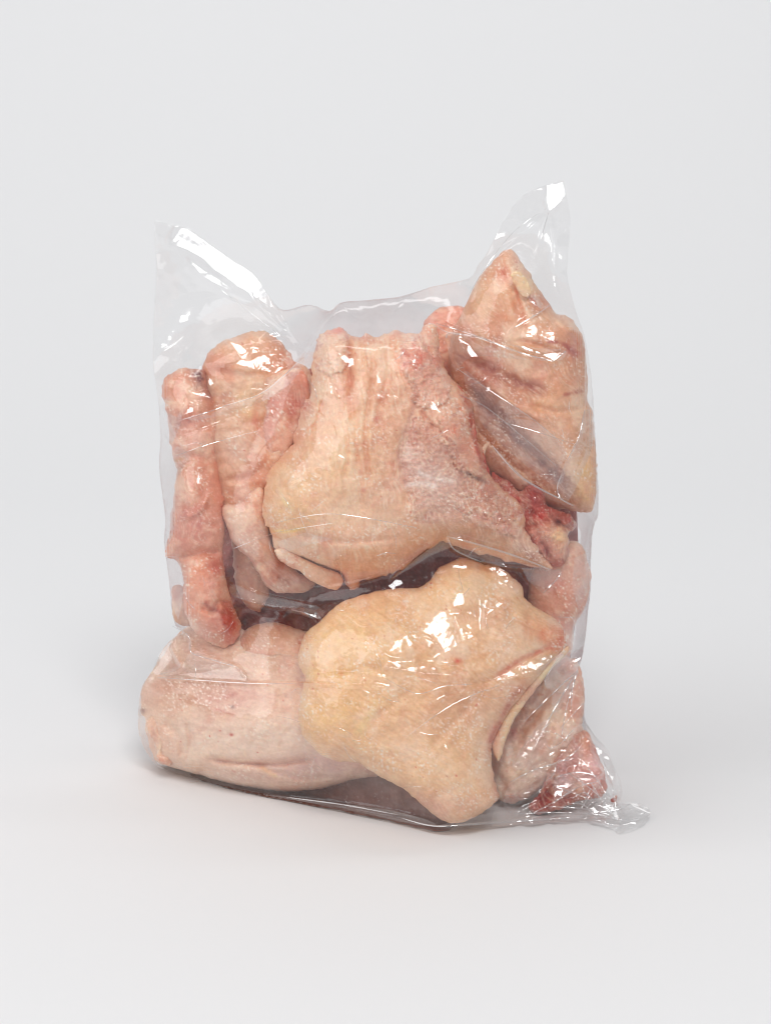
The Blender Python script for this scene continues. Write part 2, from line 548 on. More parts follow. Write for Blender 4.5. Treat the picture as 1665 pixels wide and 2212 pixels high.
# --- large skin-on piece in the middle
c_out = [(688,727),(705,715),(728,709),(745,713),(757,726),(790,722),(816,725),(835,718),(850,712),(869,717),(902,722),
         (915,704),(930,700),(941,704),(946,728),(950,751),(963,800),(989,832),(1018,862),(1023,903),(1020,930),(1038,964),
         (1049,1007),(1061,1029),(1083,1055),(1113,1075),(1132,1107),(1136,1140),(1150,1170),(1178,1205),(1188,1226),
         (1150,1224),(1080,1207),(1010,1190),(963,1172),(930,1184),(900,1204),(860,1234),(815,1247),(783,1256),(767,1274),
         (751,1266),(735,1240),(700,1225),(660,1212),(620,1205),(599,1195),(586,1156),(576,1133),(569,1104),(571,1046),
         (589,1007),(624,971),(640,930),(654,874),(673,855),(671,809),(676,777),(683,744)]
centre = flesh("chicken_breast", c_out, 10, 165, 120, (230, 180, 148), step=2.0, tilt=(-0.12, -0.06), seed=3, rag=5, streak=0.8,
      regions=[([(680,735),(700,722),(728,716),(752,722),(754,760),(748,795),(715,812),(684,800),(676,770)], 7, (240,204,180), .8, 2),
               ([(868,745),(900,725),(946,732),(955,790),(975,830),(960,870),(900,880),(885,830),(868,800)], 7, (234,186,168), .85, 4.5),
               ([(945,900),(975,870),(1005,900),(1030,970),(1050,1020),(1010,1030),(975,990)], 8, (230,180,152), .8, 3),
               ([(897,900),(940,920),(985,960),(1000,1010),(1065,1040),(1115,1085),(1130,1120),(1080,1135),(1000,1115),(930,1130),(900,1125),(890,1096),(875,1053),(868,1014),(866,978),(879,946)], -5, (206,136,118), .85, 4),
               ([(1000,1100),(1060,1095),(1115,1125),(1125,1160),(1080,1150),(1020,1130)], 8, (222,168,144), .8, 3)],
     
      lump=(9, 75), grain=(3.0, 15), fibre=(78, 7, 1.5),
      bumps=[(700, 1030, 110, 130, 0, 30), (760, 1180, 120, 60, 0, 22), (900, 760, 45, 50, 0, 14), (720, 760, 40, 45, 0, 12),
             (960, 1000, 60, 90, -25, 16), (1030, 1110, 80, 40, 30, 22), (985, 900, 30, 60, -30, 14), (930, 1120, 60, 30, 10, 14)],
      strokes=[([(757,728),(752,780),(760,850),(765,930)], 9, -12), ([(800,740),(808,800),(795,880),(790,960),(800,1040)], 6, -7),
               ([(835,735),(840,800),(828,860),(812,900)], 7, -8), ([(878,745),(868,800),(900,850),(880,920),(862,980),(875,1050),(890,1110)], 8, -5),
               ([(905,885),(930,915),(960,935)], 5, -8), ([(985,850),(1008,900),(1022,950),(1040,1000)], 7, 9),
               ([(700,860),(690,900),(668,950)], 7, -9), ([(735,880),(752,960),(742,1040)], 5, -6), ([(775,880),(770,960),(782,1040),(780,1110)], 5, -5),
               ([(1005,1018),(1030,1033),(1058,1044)], 5, -8), ([(890,1130),(960,1105),(1040,1115)], 10, -4),
               ([(1040,1080),(1095,1110),(1120,1150)], 8, -5), ([(600,1130),(680,1165),(780,1170),(880,1160)], 7, -6),
               ([(915,705),(920,740),(940,790)], 6, -9), ([(845,720),(850,760),(880,800)], 6, -8)],
      blobs=[(640, 1050, 75, 90, 0, (234,192,142), .6), (620, 1120, 55, 45, 0, (230,184,128), .55), (740, 1000, 70, 130, 0, (234,200,160), .6),
             (715, 770, 35, 60, 0, (236,198,172), .8), (728, 712, 25, 12, 0, (226,140,120), .9), (960, 1010, 75, 120, -20, (205,158,138), .85),
             (930, 860, 45, 70, -15, (232,180,156), .8), (905, 770, 28, 30, 0, (220,128,108), .7), (925, 720, 18, 25, 0, (232,165,140), .8),
             (885, 985, 20, 30, 0, (236,205,192), .8), (1000, 1130, 110, 35, 18, (206,158,134), .8), (1080, 1090, 45, 25, 35, (196,140,118), .75),
             (930, 1050, 45, 55, 0, (222,190,178), .8), (1010, 960, 22, 50, -20, (222,150,124), .7), (975, 935, 12, 14, 0, (222,112,86), .8),
             (812, 905, 6, 6, 0, (206,80,60), .9), (785, 1058, 6, 6, 0, (210,90,70), .9), (845, 1003, 10, 7, 0, (222,130,105), .8),
             (660, 880, 16, 25, 0, (196,110,98), .7), (830, 1100, 90, 60, 0, (226,184,150), .6), (850, 1215, 70, 25, -25, (214,160,132), .7),
             (1140, 1190, 50, 20, 35, (178,120,104), .8), (1010, 880, 16, 30, -20, (214,120,105), .75)],
      cstrokes=[([(757,728),(754,780),(760,850)], 5, (214,142,112), .8), ([(985,832),(1010,880),(1022,940),(1042,1000),(1055,1025)], 5, (196,84,72), .85),
                ([(868,800),(900,850),(880,920),(862,980),(875,1050)], 6, (196,140,122), .65), ([(835,735),(840,800),(828,860)], 5, (244,214,190), .8),
                ([(780,740),(776,800),(790,870)], 5, (242,206,176), .7), ([(990,1012),(1030,1035),(1062,1046)], 4, (150,110,104), .7),
                ([(870,1050),(905,1045),(950,1052)], 5, (240,222,212), .9), ([(895,1010),(925,1030),(990,1040)], 5, (238,218,208), .8),
                ([(740,890),(748,960),(742,1010)], 5, (244,214,182), .8), ([(600,1040),(612,1080),(640,1110)], 4, (240,212,160), .8),
                ([(585,1145),(620,1148),(660,1140)], 4, (236,198,110), .8), ([(1075,1100),(1110,1130),(1125,1160)], 5, (214,170,148), .8),
                ([(1060,1040),(1085,1060),(1113,1080),(1130,1110)], 6, (224,170,140), .9)])
tag(centre, "largest piece, a skin-on chicken breast with torn pink flesh and red rib edge", "chicken piece", GRP)
o = flesh("skin_fold", [(592,1188),(621,1186),(653,1205),(700,1226),(735,1240),(742,1256),(729,1274),(704,1270),(672,1254),(640,1230),(608,1212)],
      -38, 24, 16, (232, 190, 160), step=2.2, seed=11, lump=(2, 30), grain=(1.2, 10), parent=centre,
      blobs=[(725,1255,18,14,0,(224,160,122),.8)])
o = flesh("skin_flap", [(480,1095),(520,1085),(560,1050),(578,1090),(580,1145),(597,1192),(622,1220),(662,1246),(682,1262),(660,1279),(625,1281),(597,1280),(572,1262),(555,1232),(536,1205),(510,1180),(492,1145)],
      70, 52, 34, (224, 186, 168), seed=12, lump=(5, 45), grain=(1.6, 12), fibre=(40, 6, 1.0), parent=centre,
      strokes=[([(556,1215),(590,1235),(640,1262)], 9, -6)],
      blobs=[(640,1240,50,28,25,(206,160,148),.7),(520,1120,30,30,0,(236,204,184),.7)])

o = flesh("skin_web", [(560,835),(600,805),(655,800),(672,860),(662,910),(640,945),(612,1000),(578,1050),(548,1010),(545,930)], 95, 40, 30, (220, 160, 138), seed=14, parent=centre,
      tilt=(-.2, 0), lump=(6,40), fibre=(60,6,1.2), blobs=[(640,880,20,30,0,(190,104,94),.7),(600,870,20,20,0,(206,104,80),.6),(610,960,25,30,0,(232,186,168),.6)])
o = flesh("bone_splinter", [(1036,975),(1046,960),(1056,953),(1058,958),(1050,970),(1046,990),(1038,995)], -40, 5, 6, (224, 178, 150), step=1.4, seed=15, parent=centre, lump=(1,9), rag=1)
o = flesh("rib_edge", [(985,830),(1003,850),(1018,880),(1026,915),(1030,950),(1046,985),(1056,1015),(1062,1034),(1048,1030),(1034,990),(1018,955),(1010,915),(1000,880)], -45, 12, 20, (186, 78, 66), step=1.6, pink=.2, seed=16, parent=centre,
      lump=(2,14), grain=(2.5,8), rag=3, mat=RAW, blobs=[(1012,900,12,30,0,(226,150,130),.7),(1050,1015,8,14,0,(176,52,46),.9),(1036,975,6,20,-20,(186,70,60),.8)])

# --- large yellowish piece at the lower front
b_out = [(645,1412),(652,1384),(666,1362),(688,1345),(719,1315),(751,1295),(793,1282),(837,1273),(902,1269),(931,1250),(947,1227),
         (973,1214),(996,1204),(1019,1209),(1048,1219),(1077,1224),(1106,1247),(1126,1265),(1135,1295),(1161,1315),(1194,1334),(1216,1357),
         (1224,1383),(1224,1394),(1213,1407),(1187,1434),(1158,1469),(1140,1487),(1108,1526),(1090,1555),(1074,1583),(1063,1608),(1062,1633),
         (1064,1655),(1066,1680),(1074,1708),(1077,1723),(1062,1740),(1048,1752),(1030,1762),(994,1778),(962,1775),(930,1755),(890,1719),(855,1694),
         (837,1687),(805,1669),(780,1651),(759,1646),(730,1644),(698,1633),(670,1608),(652,1583),(645,1551),(646,1523),(652,1494),(659,1466),(652,1448),(643,1430)]
front = flesh("chicken_thigh", b_out, -105, 140, 100, (234, 190, 148), step=2.2, tilt=(0.02, -0.34), seed=23, streak=0.5, groove=.55, pink=0.25,
      lump=(8, 80), grain=(2.2, 14), fibre=(35, 7, 1.0),
      bumps=[(820, 1400, 140, 90, 10, 22), (980, 1270, 90, 60, 20, 22), (740, 1540, 90, 80, 0, 18), (980, 1640, 90, 100, 20, 14), (1110, 1390, 70, 40, 25, 14)],
      strokes=[([(655,1462),(700,1466),(800,1450),(900,1462),(1000,1480)], 14, -8), ([(1000,1480),(1060,1470),(1140,1420),(1205,1392)], 9, -11),
               ([(900,1480),(840,1530),(790,1570)], 9, -6), ([(1040,1500),(980,1560),(925,1620)], 10, -8), ([(1085,1540),(1040,1600),(1035,1660)], 10, -9),
               ([(880,1330),(930,1370),(960,1420)], 12, -6), ([(1090,1320),(1130,1345),(1190,1370)], 8, -8)],
      blobs=[(760, 1380, 110, 70, 0, (235,196,140), .7), (960, 1270, 110, 60, 0, (236,202,158), .7), (720, 1545, 80, 70, 0, (230,188,130), .75),
             (1000, 1530, 110, 60, -30, (214,160,126), .75), (1100, 1370, 80, 40, 20, (226,190,160), .6), (1208, 1380, 24, 26, 0, (206,96,66), .9),
             (1170, 1365, 45, 22, 25, (222,142,104), .75), (960, 1640, 120, 80, 25, (233,194,152), .6), (980, 1745, 80, 26, -10, (226,178,150), .7),
             (868, 1592, 9, 11, 0, (248,238,205), 0), (1068, 1590, 16, 40, 20, (196,104,84), .85), (1075, 1690, 12, 40, 0, (214,140,118), .8),
             (737, 1455, 6, 5, 0, (214,100,66), .9), (702, 1452, 6, 5, 0, (220,120,80), .8), (990, 1428, 7, 5, 0, (224,96,72), .9),
             (700, 1455, 60, 12, 0, (232,186,110), .7), (1120, 1495, 40, 20, -40, (222,150,110), .7), (920, 1735, 50, 20, 30, (212,158,136), .7)],
      cstrokes=[([(1222,1392),(1185,1400),(1120,1428),(1060,1470)], 6, (214,118,84), .8), ([(1130,1480),(1100,1520),(1078,1565),(1062,1605)], 7, (200,112,86), .8),
                ([(930,1430),(950,1470),(1010,1530)], 12, (212,158,120), .6), ([(820,1500),(790,1560),(760,1600)], 10, (238,204,150), .6),
                ([(1225,1390),(1215,1408),(1187,1436)], 5, (242,212,184), .9), ([(880,1600),(930,1650),(990,1690)], 7, (238,206,170), .6)])
tag(front, "yellowish skin-on chicken thigh nearest the viewer at the lower front of the bag", "chicken piece", GRP)
o = flesh("skin_edge", [(1222,1396),(1230,1404),(1196,1440),(1166,1478),(1128,1528),(1104,1568),(1092,1600),(1080,1640),(1072,1640),(1061,1610),(1066,1590),(1084,1550),(1110,1514),(1150,1466),(1190,1424)],
      -128, 22, 26, (240, 203, 160), step=2.0, tilt=(0, -0.32), seed=24, lump=(2, 30), grain=(1.0, 9), parent=front,
      blobs=[(1175,1450,30,30,0,(246,214,172),.7),(1075,1610,14,30,0,(236,190,158),.8)])
o = flesh("fat_crumb", [(862,1586),(866,1579),(874,1578),(880,1583),(879,1591),(874,1596),(875,1604),(868,1607),(862,1601),(865,1594)],
      -262, 6, 8, (250, 240, 205), step=1.2, seed=26, lump=(0, 30), grain=(1.0, 5), parent=front, obstacle=False)

# --- pale piece at the lower left
l_out = [(316,1469),(307,1491),(304,1523),(304,1540),(313,1553),(316,1580),(323,1608),(331,1633),(343,1648),(370,1658),(413,1669),(448,1680),
         (502,1694),(555,1703),(609,1710),(645,1710),(698,1704),(734,1693),(775,1682),(830,1670),(850,1600),(800,1500),(720,1430),(640,1395),
         (560,1375),(500,1350),(450,1345),(405,1352),(372,1385),(350,1420),(332,1445)]
low = flesh("chicken_leg_quarter", l_out, 150, 170, 90, (228, 194, 172), pink=.3, tilt=(-0.42, -0.22), seed=31,
      lump=(9, 90), grain=(2.2, 13), fibre=(10, 6, .9),
      bumps=[(540, 1560, 160, 80, 0, 24), (420, 1420, 60, 40, 0, 12), (520, 1670, 140, 24, 8, 12)],
      strokes=[([(440,1640),(520,1648),(600,1650),(700,1632)], 7, -13), ([(350,1560),(385,1590),(395,1640)], 9, -12), ([(400,1560),(412,1600),(400,1650)], 6, -8),
               ([(330,1450),(430,1455),(560,1472)], 8, -8), ([(560,1655),(640,1680),(720,1678)], 6, -7)],
      blobs=[(560, 1600, 150, 50, 0, (238,214,196), .9), (430, 1490, 90, 40, 5, (198,144,118), .95), (520, 1500, 60, 25, -15, (204,142,124), .6),
             (430, 1410, 70, 30, 10, (196,146,126), .7), (640, 1660, 120, 28, 0, (226,192,182), .7), (340, 1600, 30, 50, 10, (226,178,152), .7),
             (306, 1536, 8, 8, 0, (120,60,66), .85), (502, 1527, 5, 4, 0, (120,72,62), .7), (500, 1587, 5, 4, 0, (190,80,66), .8),
             (710, 1640, 60, 30, 0, (206,160,154), .6), (360, 1520, 45, 30, 0, (216,170,142), .6)],
      cstrokes=[([(445,1640),(520,1648),(600,1652)], 4, (190,132,116), .6), ([(440,1510),(480,1508),(520,1495)], 4, (192,114,98), .7),
                ([(460,1530),(510,1545)], 4, (200,126,108), .6), ([(560,1655),(600,1680)], 6, (232,190,150), .7)])
tag(low, "pale pinkish skin-on chicken leg quarter lying along the lower left of the bag", "chicken piece", GRP)
o = flesh("skin_fold", [(316,1560),(330,1545),(352,1552),(372,1562),(386,1570),(388,1590),(380,1612),(376,1640),(368,1655),(350,1648),(340,1636),(336,1610),(322,1585)],
      120, 26, 20, (232, 188, 158), step=2.0, tilt=(-.3, -.2), seed=33, lump=(3, 20), grain=(1.2, 9), parent=low,
      blobs=[(372,1585,16,20,0,(240,204,172),.8),(330,1590,12,30,0,(214,160,138),.7)],
      strokes=[([(340,1570),(356,1600),(350,1640)], 6, -8)])
o = flesh("fat_lump", [(386,1612),(394,1606),(404,1610),(407,1622),(402,1636),(392,1642),(384,1634),(382,1622)], 88, 14, 12, (232, 184, 164), step=1.6, seed=34, lump=(1, 15), parent=low)

# --- bump behind the two lower pieces
mid_p = flesh("chicken_thigh", [(505,1395),(520,1372),(541,1355),(577,1344),(612,1348),(645,1360),(690,1372),(735,1400),(750,1460),(720,1500),(640,1515),(560,1500),(510,1450)],
      120, 105, 70, (216, 172, 144), seed=41, lump=(6, 60), grain=(1.5, 12), tilt=(0, -.2),
      blobs=[(570,1380,50,25,0,(198,150,124),.6),(620,1440,60,40,0,(228,186,166),.7)])
tag(mid_p, "smooth rounded chicken thigh half hidden behind the yellowish front piece", "chicken piece", GRP)

# --- wing on the left
w_out = [(372,806),(391,796),(427,796),(443,803),(449,832),(466,866),(474,896),(472,929),(468,971),(472,1010),(481,1059),(487,1104),(488,1140),
         (482,1190),(484,1222),(488,1247),(495,1279),(505,1312),(518,1341),(521,1363),(511,1383),(488,1401),(472,1399),(440,1380),(417,1360),(404,1330),
         (394,1290),(397,1250),(385,1215),(363,1204),(358,1185),(367,1143),(372,1098),(378,1059),(381,1007),(375,994),(368,945),(360,890),(350,848),(356,818)]
wing = flesh("chicken_wing", w_out, 120, 85, 60, (220, 158, 134), step=2.0, tilt=(-0.15, -0.10), seed=51, lump=(10, 60), grain=(2.6, 14), rag=3,
      bumps=[(420, 880, 40, 45, 0, 14), (425, 960, 45, 40, 0, 10), (420, 1090, 45, 80, 0, 22), (440, 1270, 50, 60, 0, 22), (465, 1355, 40, 35, 0, 10)],
      strokes=[([(375,990),(420,985),(460,1000)], 10, -7), ([(385,1206),(430,1196),(480,1192)], 9, -15), ([(400,850),(415,890),(405,920)], 7, -9),
               ([(430,1310),(460,1320),(475,1300),(500,1310)], 7, -12), ([(390,1120),(430,1105),(455,1060)], 7, 8)],
      blobs=[(405, 815, 25, 18, 0, (222,160,136), .6), (432, 818, 16, 22, -25, (112,58,66), .95), (452, 850, 12, 16, 0, (150,88,86), .8),
             (425, 870, 22, 26, 0, (228,184,160), .7), (400, 905, 24, 20, 0, (190,126,116), .6), (420, 950, 40, 28, 0, (226,176,158), .7),
             (400, 1020, 34, 26, 0, (208,144,116), .6), (415, 1120, 38, 45, -20, (196,120,106), .85), (455, 1070, 20, 60, -8, (226,160,140), .6),
             (400, 1180, 34, 26, 0, (196,124,104), .7), (425, 1240, 28, 36, 0, (228,150,116), .7), (468, 1225, 20, 22, 0, (206,92,78), .8),
             (470, 1260, 22, 30, 0, (222,150,134), .7), (492, 1340, 26, 40, -15, (176,56,44), 1.1), (430, 1310, 28, 24, 0, (220,140,104), .7),
             (445, 1372, 30, 20, 30, (218,160,140), .7), (500, 1380, 16, 16, 0, (206,116,98), .7), (448, 1302, 12, 8, 0, (176,88,66), .7)],
      cstrokes=[([(372,996),(390,992),(400,985)], 4, (212,148,92), .8), ([(440,1300),(462,1318),(500,1325)], 5, (160,64,52), .75)])
tag(wing, "reddish chicken wing bent down along the left edge of the bag", "chicken piece", GRP)
wtip = flesh("wing_tip", [(372,1270),(392,1265),(405,1290),(420,1320),(425,1350),(405,1352),(385,1348),(374,1325)], 150, 26, 30, (200, 146, 116), seed=54, parent=wing,
      blobs=[(385,1340,20,14,0,(212,160,120),.7)])

# --- tall piece behind the wing
k_out = [(441,783),(456,757),(479,738),(508,727),(537,717),(563,714),(589,722),(608,738),(625,761),(640,780),(668,800),(690,860),(690,960),(660,1060),
         (630,1130),(600,1170),(590,1230),(579,1289),(566,1315),(550,1322),(527,1302),(511,1269),(505,1240),(505,1208),(500,1166),(490,1140),(470,1120),(440,1060),(425,960),(430,870)]
tall = flesh("chicken_drumstick", k_out, 175, 110, 60, (227, 180, 150), tilt=(0.05, -0.05), seed=61, rag=4, lump=(11, 60), grain=(1.8, 13),
      bumps=[(540, 770, 70, 45, 0, 22), (540, 940, 70, 80, 0, 14), (600, 900, 40, 60, 0, 8)],
      strokes=[([(455,800),(520,812),(600,808)], 10, -8), ([(590,870),(575,930),(590,980)], 10, -9), ([(480,1040),(540,1030),(580,1000)], 9, -7), ([(620,830),(600,900)], 8, -8)],
      blobs=[(545, 760, 80, 40, 0, (230,176,140), .6), (480, 800, 35, 26, 0, (212,140,112), .7), (610, 770, 30, 40, 0, (226,158,130), .7),
             (540, 880, 40, 60, 0, (236,196,150), .7), (598, 890, 26, 40, 0, (206,112,84), .75), (552, 912, 9, 12, 0, (206,84,64), .9),
             (630, 850, 24, 40, 0, (206,130,108), .7), (630, 900, 18, 26, 0, (170,100,90), .7), (520, 970, 40, 50, 0, (234,194,172), .7),
             (530, 1050, 40, 30, 0, (220,164,136), .7), (540, 1250, 36, 50, 0, (222,176,160), .8)],
      cstrokes=[([(555,860),(556,900),(560,940)], 8, (212,120,90), .5)])
tag(tall, "tall chicken drumstick with a smooth round top standing between the wing and the largest piece", "chicken piece", GRP)

# --- leg quarter in the right ear of the bag
r_out = [(1061,569),(1080,547),(1100,539),(1113,547),(1129,573),(1145,592),(1155,615),(1171,637),(1187,657),(1200,676),(1226,683),(1242,702),(1255,722),
         (1262,741),(1265,783),(1270,832),(1268,864),(1281,896),(1285,945),(1288,994),(1288,1042),(1286,1075),(1278,1103),(1258,1108),(1220,1100),(1160,1090),
         (1100,1060),(1040,1010),(1000,940),(985,880),(975,820),(968,767),(976,719),(989,693),(1006,657),(1028,611),(1045,586)]
right = flesh("chicken_leg_quarter", r_out, 95, 135, 80, (222, 170, 138), step=2.2, tilt=(-0.05, -0.08), seed=71, groove=.75,
      regions=[([(985,830),(1040,850),(1200,1000),(1272,1092),(1240,1096),(1100,1003),(1020,915)], -3, (178,106,76), .75, 0), ([(972,760),(1010,775),(1110,830),(1175,850),(1120,872),(1020,822)], -2, (184,124,100), .6, 0)], lump=(8, 70), grain=(1.8, 13), fibre=(60, 7, .9),  # brown bands: dark reflection in the film, painted into the flesh colour
      bumps=[(1190, 740, 70, 50, 20, 22), (1080, 640, 60, 90, 20, 16), (1200, 860, 80, 60, 10, 16), (1230, 1010, 60, 80, 0, 10)],
      strokes=[([(1085,560),(1105,620),(1125,680),(1140,720)], 8, -10), ([(1000,770),(1060,800),(1130,830),(1190,850)], 15, -15),
               ([(985,815),(1050,880),(1120,950),(1190,1020),(1250,1080)], 17, -17), ([(1110,735),(1160,745),(1220,770)], 7, -12),
               ([(1140,870),(1200,890),(1265,880)], 7, -9), ([(1050,830),(1120,880),(1180,910)], 10, 8), ([(1175,690),(1200,690),(1240,720)], 6, 10)],
      blobs=[(1090, 570, 36, 26, 0, (230,180,150), .7), (1050, 660, 36, 60, 20, (214,168,128), .7), (1128, 620, 26, 34, -30, (244,220,182), .85),
             (1085, 590, 14, 22, -15, (212,128,104), .75), (1150, 650, 9, 20, -30, (190,110,96), .8), (1115, 670, 12, 36, -25, (222,146,104), .8),
             (1095, 690, 20, 14, 0, (222,150,108), .6), (1200, 720, 40, 22, 15, (228,168,132), .7), (1235, 755, 22, 30, -20, (196,106,92), .85),
             (1040, 800, 60, 30, 25, (196,122,106), .7), (1060, 870, 70, 20, 42, (160,92,80), .6), (1180, 880, 60, 40, 0, (226,172,130), .7),
             (1160, 960, 60, 40, 35, (206,160,134), .6), (1262, 1040, 26, 60, 0, (230,186,130), .8), (1230, 820, 40, 30, 0, (216,150,120), .6),
             (1150, 760, 60, 20, 10, (220,160,112), .7)],
      cstrokes=[([(1000,770),(1060,800),(1130,830),(1190,850)], 13, (164,92,78), .75), ([(985,815),(1050,880),(1120,950),(1190,1020),(1250,1085)], 15, (140,78,64), .75),
                ([(1105,600),(1125,660),(1140,720)], 5, (210,124,84), .8), ([(1175,738),(1215,742),(1245,770)], 5, (176,90,80), .8),
                ([(1210,855),(1265,842)], 5, (186,104,84), .7)])
tag(right, "brownish peach chicken leg quarter filling the tall right corner of the bag", "chicken piece", GRP)
o = flesh("fat_lump", [(1104,592),(1116,585),(1130,594),(1142,612),(1146,634),(1136,642),(1122,632),(1110,614)], -4, 5, 30, (234, 200, 160), step=2, seed=75, lump=(2, 20), parent=right)

# --- pink piece just showing over the top
top = flesh("chicken_strip", [(915,700),(922,686),(945,667),(973,660),(1005,664),(1030,690),(1035,760),(1000,830),(940,820),(912,760)], 210, 50, 30, (228, 160, 140),
      seed=81, lump=(4, 40), fibre=(-20, 6, 1.2), blobs=[(960,690,40,20,0,(236,178,156),.7)])
tag(top, "pink strip of chicken peeping out behind the top of the largest piece", "chicken piece", GRP)

# --- red bony lump
bone = flesh("chicken_backbone", [(1062,1022),(1080,1030),(1100,1040),(1120,1060),(1129,1056),(1142,1047),(1158,1048),(1168,1052),(1178,1072),(1181,1091),(1203,1102),(1216,1106),(1229,1110),(1244,1130),(1238,1146),
      (1229,1152),(1227,1188),(1224,1210),(1210,1222),(1190,1226),(1160,1200),(1138,1172),(1120,1150),(1090,1110),(1065,1060)], -10, 62, 60, (170, 70, 58), pink=.15, pale=.4, frostc=.5, step=1.8, seed=91,
      lump=(9, 26), grain=(5.5, 10), rag=3, mat=RAW, mottle=.5,
      strokes=[([(1140,1100),(1165,1120),(1190,1130)], 6, -10), ([(1160,1150),(1175,1185),(1190,1210)], 6, -9), ([(1185,1110),(1215,1135),(1235,1140)], 5, -9)],
      blobs=[(1150,1075,22,20,0,(160,50,46),.85),(1175,1140,24,22,0,(222,160,132),.75),(1210,1160,18,26,0,(240,196,150),.9),(1205,1128,14,10,0,(120,56,56),.8),
             (1165,1120,12,16,0,(200,60,52),.8),(1195,1200,20,20,0,(206,140,118),.7),(1150,1150,14,14,0,(214,140,120),.7),(1236,1130,9,9,0,(120,80,82),.8),
             (1180,1190,8,16,-20,(150,44,40),.8)])
tag(bone, "rough red bony lump of chicken back sticking out right of the largest piece", "chicken piece", GRP)
o = flesh("bone_splinter", [(1083,1050),(1090,1036),(1098,1034),(1104,1046),(1116,1060),(1124,1080),(1118,1094),(1104,1084),(1092,1068)], 20, 20, 20, (206, 140, 124), step=1.6, seed=93,
      lump=(3, 10), grain=(2, 6), mat=RAW, parent=bone, mottle=.3, blobs=[(1112,1078,10,12,0,(176,84,72),.8)])

# --- pink piece on the right edge
edge_p = flesh("chicken_wing", [(1140,1290),(1150,1230),(1200,1180),(1240,1168),(1262,1190),(1275,1240),(1272,1280),(1260,1320),(1240,1352),(1235,1400),(1215,1440),(1165,1400),(1140,1340)],
      60, 70, 50, (222, 170, 150), seed=101, lump=(6, 45), blobs=[(1225,1285,35,40,0,(216,148,124),.6),(1200,1262,20,10,0,(200,96,86),.7),(1245,1250,20,30,0,(232,186,166),.7)])
tag(edge_p, "pale pink chicken wing at the bag's right edge below the red bony lump", "chicken piece", GRP)

# --- pale piece behind the wrinkled film, lower right
z_out = [(1062,1700),(1066,1610),(1095,1550),(1150,1475),(1205,1420),(1240,1425),(1255,1450),(1262,1500),(1258,1560),(1260,1600),(1230,1650),(1190,1690),(1130,1728),(1085,1732)]
pale = flesh("chicken_wing", z_out, -5, 66, 70, (236, 206, 188), tilt=(0, -.3), seed=111, rag=4, lump=(12, 45), grain=(2, 13),
      strokes=[([(1115,1600),(1160,1540),(1200,1480)], 9, -14), ([(1150,1640),(1200,1570)], 8, -9)],
      blobs=[(1135,1560,14,50,35,(176,124,116),.5),(1240,1480,20,40,0,(214,150,130),.6),(1150,1620,40,30,0,(236,206,186),.6),(1108,1583,8,10,0,(220,130,120),.8)])
tag(pale, "pale chicken wing behind the crumpled film at the lower right of the bag", "chicken piece", GRP)

# --- red neck piece in the bottom right corner
n_out = [(1140,1744),(1158,1719),(1176,1690),(1185,1660),(1215,1620),(1245,1585),(1265,1578),(1278,1600),(1292,1632),(1303,1662),(1310,1698),(1302,1718),(1283,1724),(1254,1730),(1226,1740),(1194,1753),(1160,1760)]
neck = flesh("chicken_neck", n_out, -75, 50, 40, (212, 146, 134), pink=.3, pale=.5, step=2.0, tilt=(0, -.3), seed=121, lump=(6, 30), grain=(3, 10), rag=3, mat=RAW, mottle=.22,
      strokes=[([(1160,1740),(1190,1705),(1225,1675)], 7, -10), ([(1215,1735),(1250,1690),(1290,1680)], 8, -10)],
      blobs=[(1168,1732,34,22,-40,(150,38,32),1.2),(1195,1698,14,38,35,(160,48,40),1.1),(1225,1725,26,12,-15,(150,60,56),.85),(1250,1700,26,18,-20,(222,190,170),.7),
             (1280,1650,22,22,0,(238,192,190),.85),(1265,1605,14,24,0,(216,150,118),.7),(1285,1700,18,22,0,(200,96,86),.7),(1212,1690,18,16,0,(236,206,204),.8)])
tag(neck, "raw red chicken neck with cut meat in the bottom right corner of the bag", "chicken piece", GRP)
crumb = flesh("meat_crumb", [(1318,1728),(1324,1722),(1331,1718),(1332,1726),(1328,1733),(1320,1733)], -60, 4, 4, (180, 90, 76), step=1.2, seed=125, lump=(0, 9), mat=RAW, rag=.6)
tag(crumb, "tiny red crumb of meat loose in the bag right of the neck piece", "meat crumb")

# --- added slab behind everything: blocks light, dark red colour stands for gap shade
back = flesh("gap_shade_slab", [(470,900),(560,850),(760,760),(960,740),(1120,860),(1225,1000),(1250,1200),(1235,1400),(1190,1600),(1050,1690),(850,1690),(640,1670),(520,1560),(440,1380),(420,1150)],
      330, 70, 60, (150, 62, 56), step=4, tilt=(-.12, -.16), seed=131, lump=(24, 60), mat=RAW, mottle=.3, pink=.1, pale=.05, streak=.2, frostc=.1,
      blobs=[(860,1260,160,60,0,(150,50,44),.8),(600,1260,80,90,0,(120,60,58),.8),(1080,1010,60,60,0,(130,48,48),.8)])
o = flesh("bottom_shade_flap", [(410,1672),(470,1670),(560,1672),(700,1690),(800,1650),(900,1690),(985,1750),(975,1788),(935,1794),(860,1777),(730,1751),(600,1726),(520,1709),(450,1690)], 20, 26, 60,  # added dark flap: shade below the pieces put into its colour
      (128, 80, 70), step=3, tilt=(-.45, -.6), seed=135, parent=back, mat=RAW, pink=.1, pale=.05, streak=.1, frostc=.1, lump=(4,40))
tag(back, "added dark red slab standing in for the shade in the gaps behind the other pieces", "chicken piece", GRP)
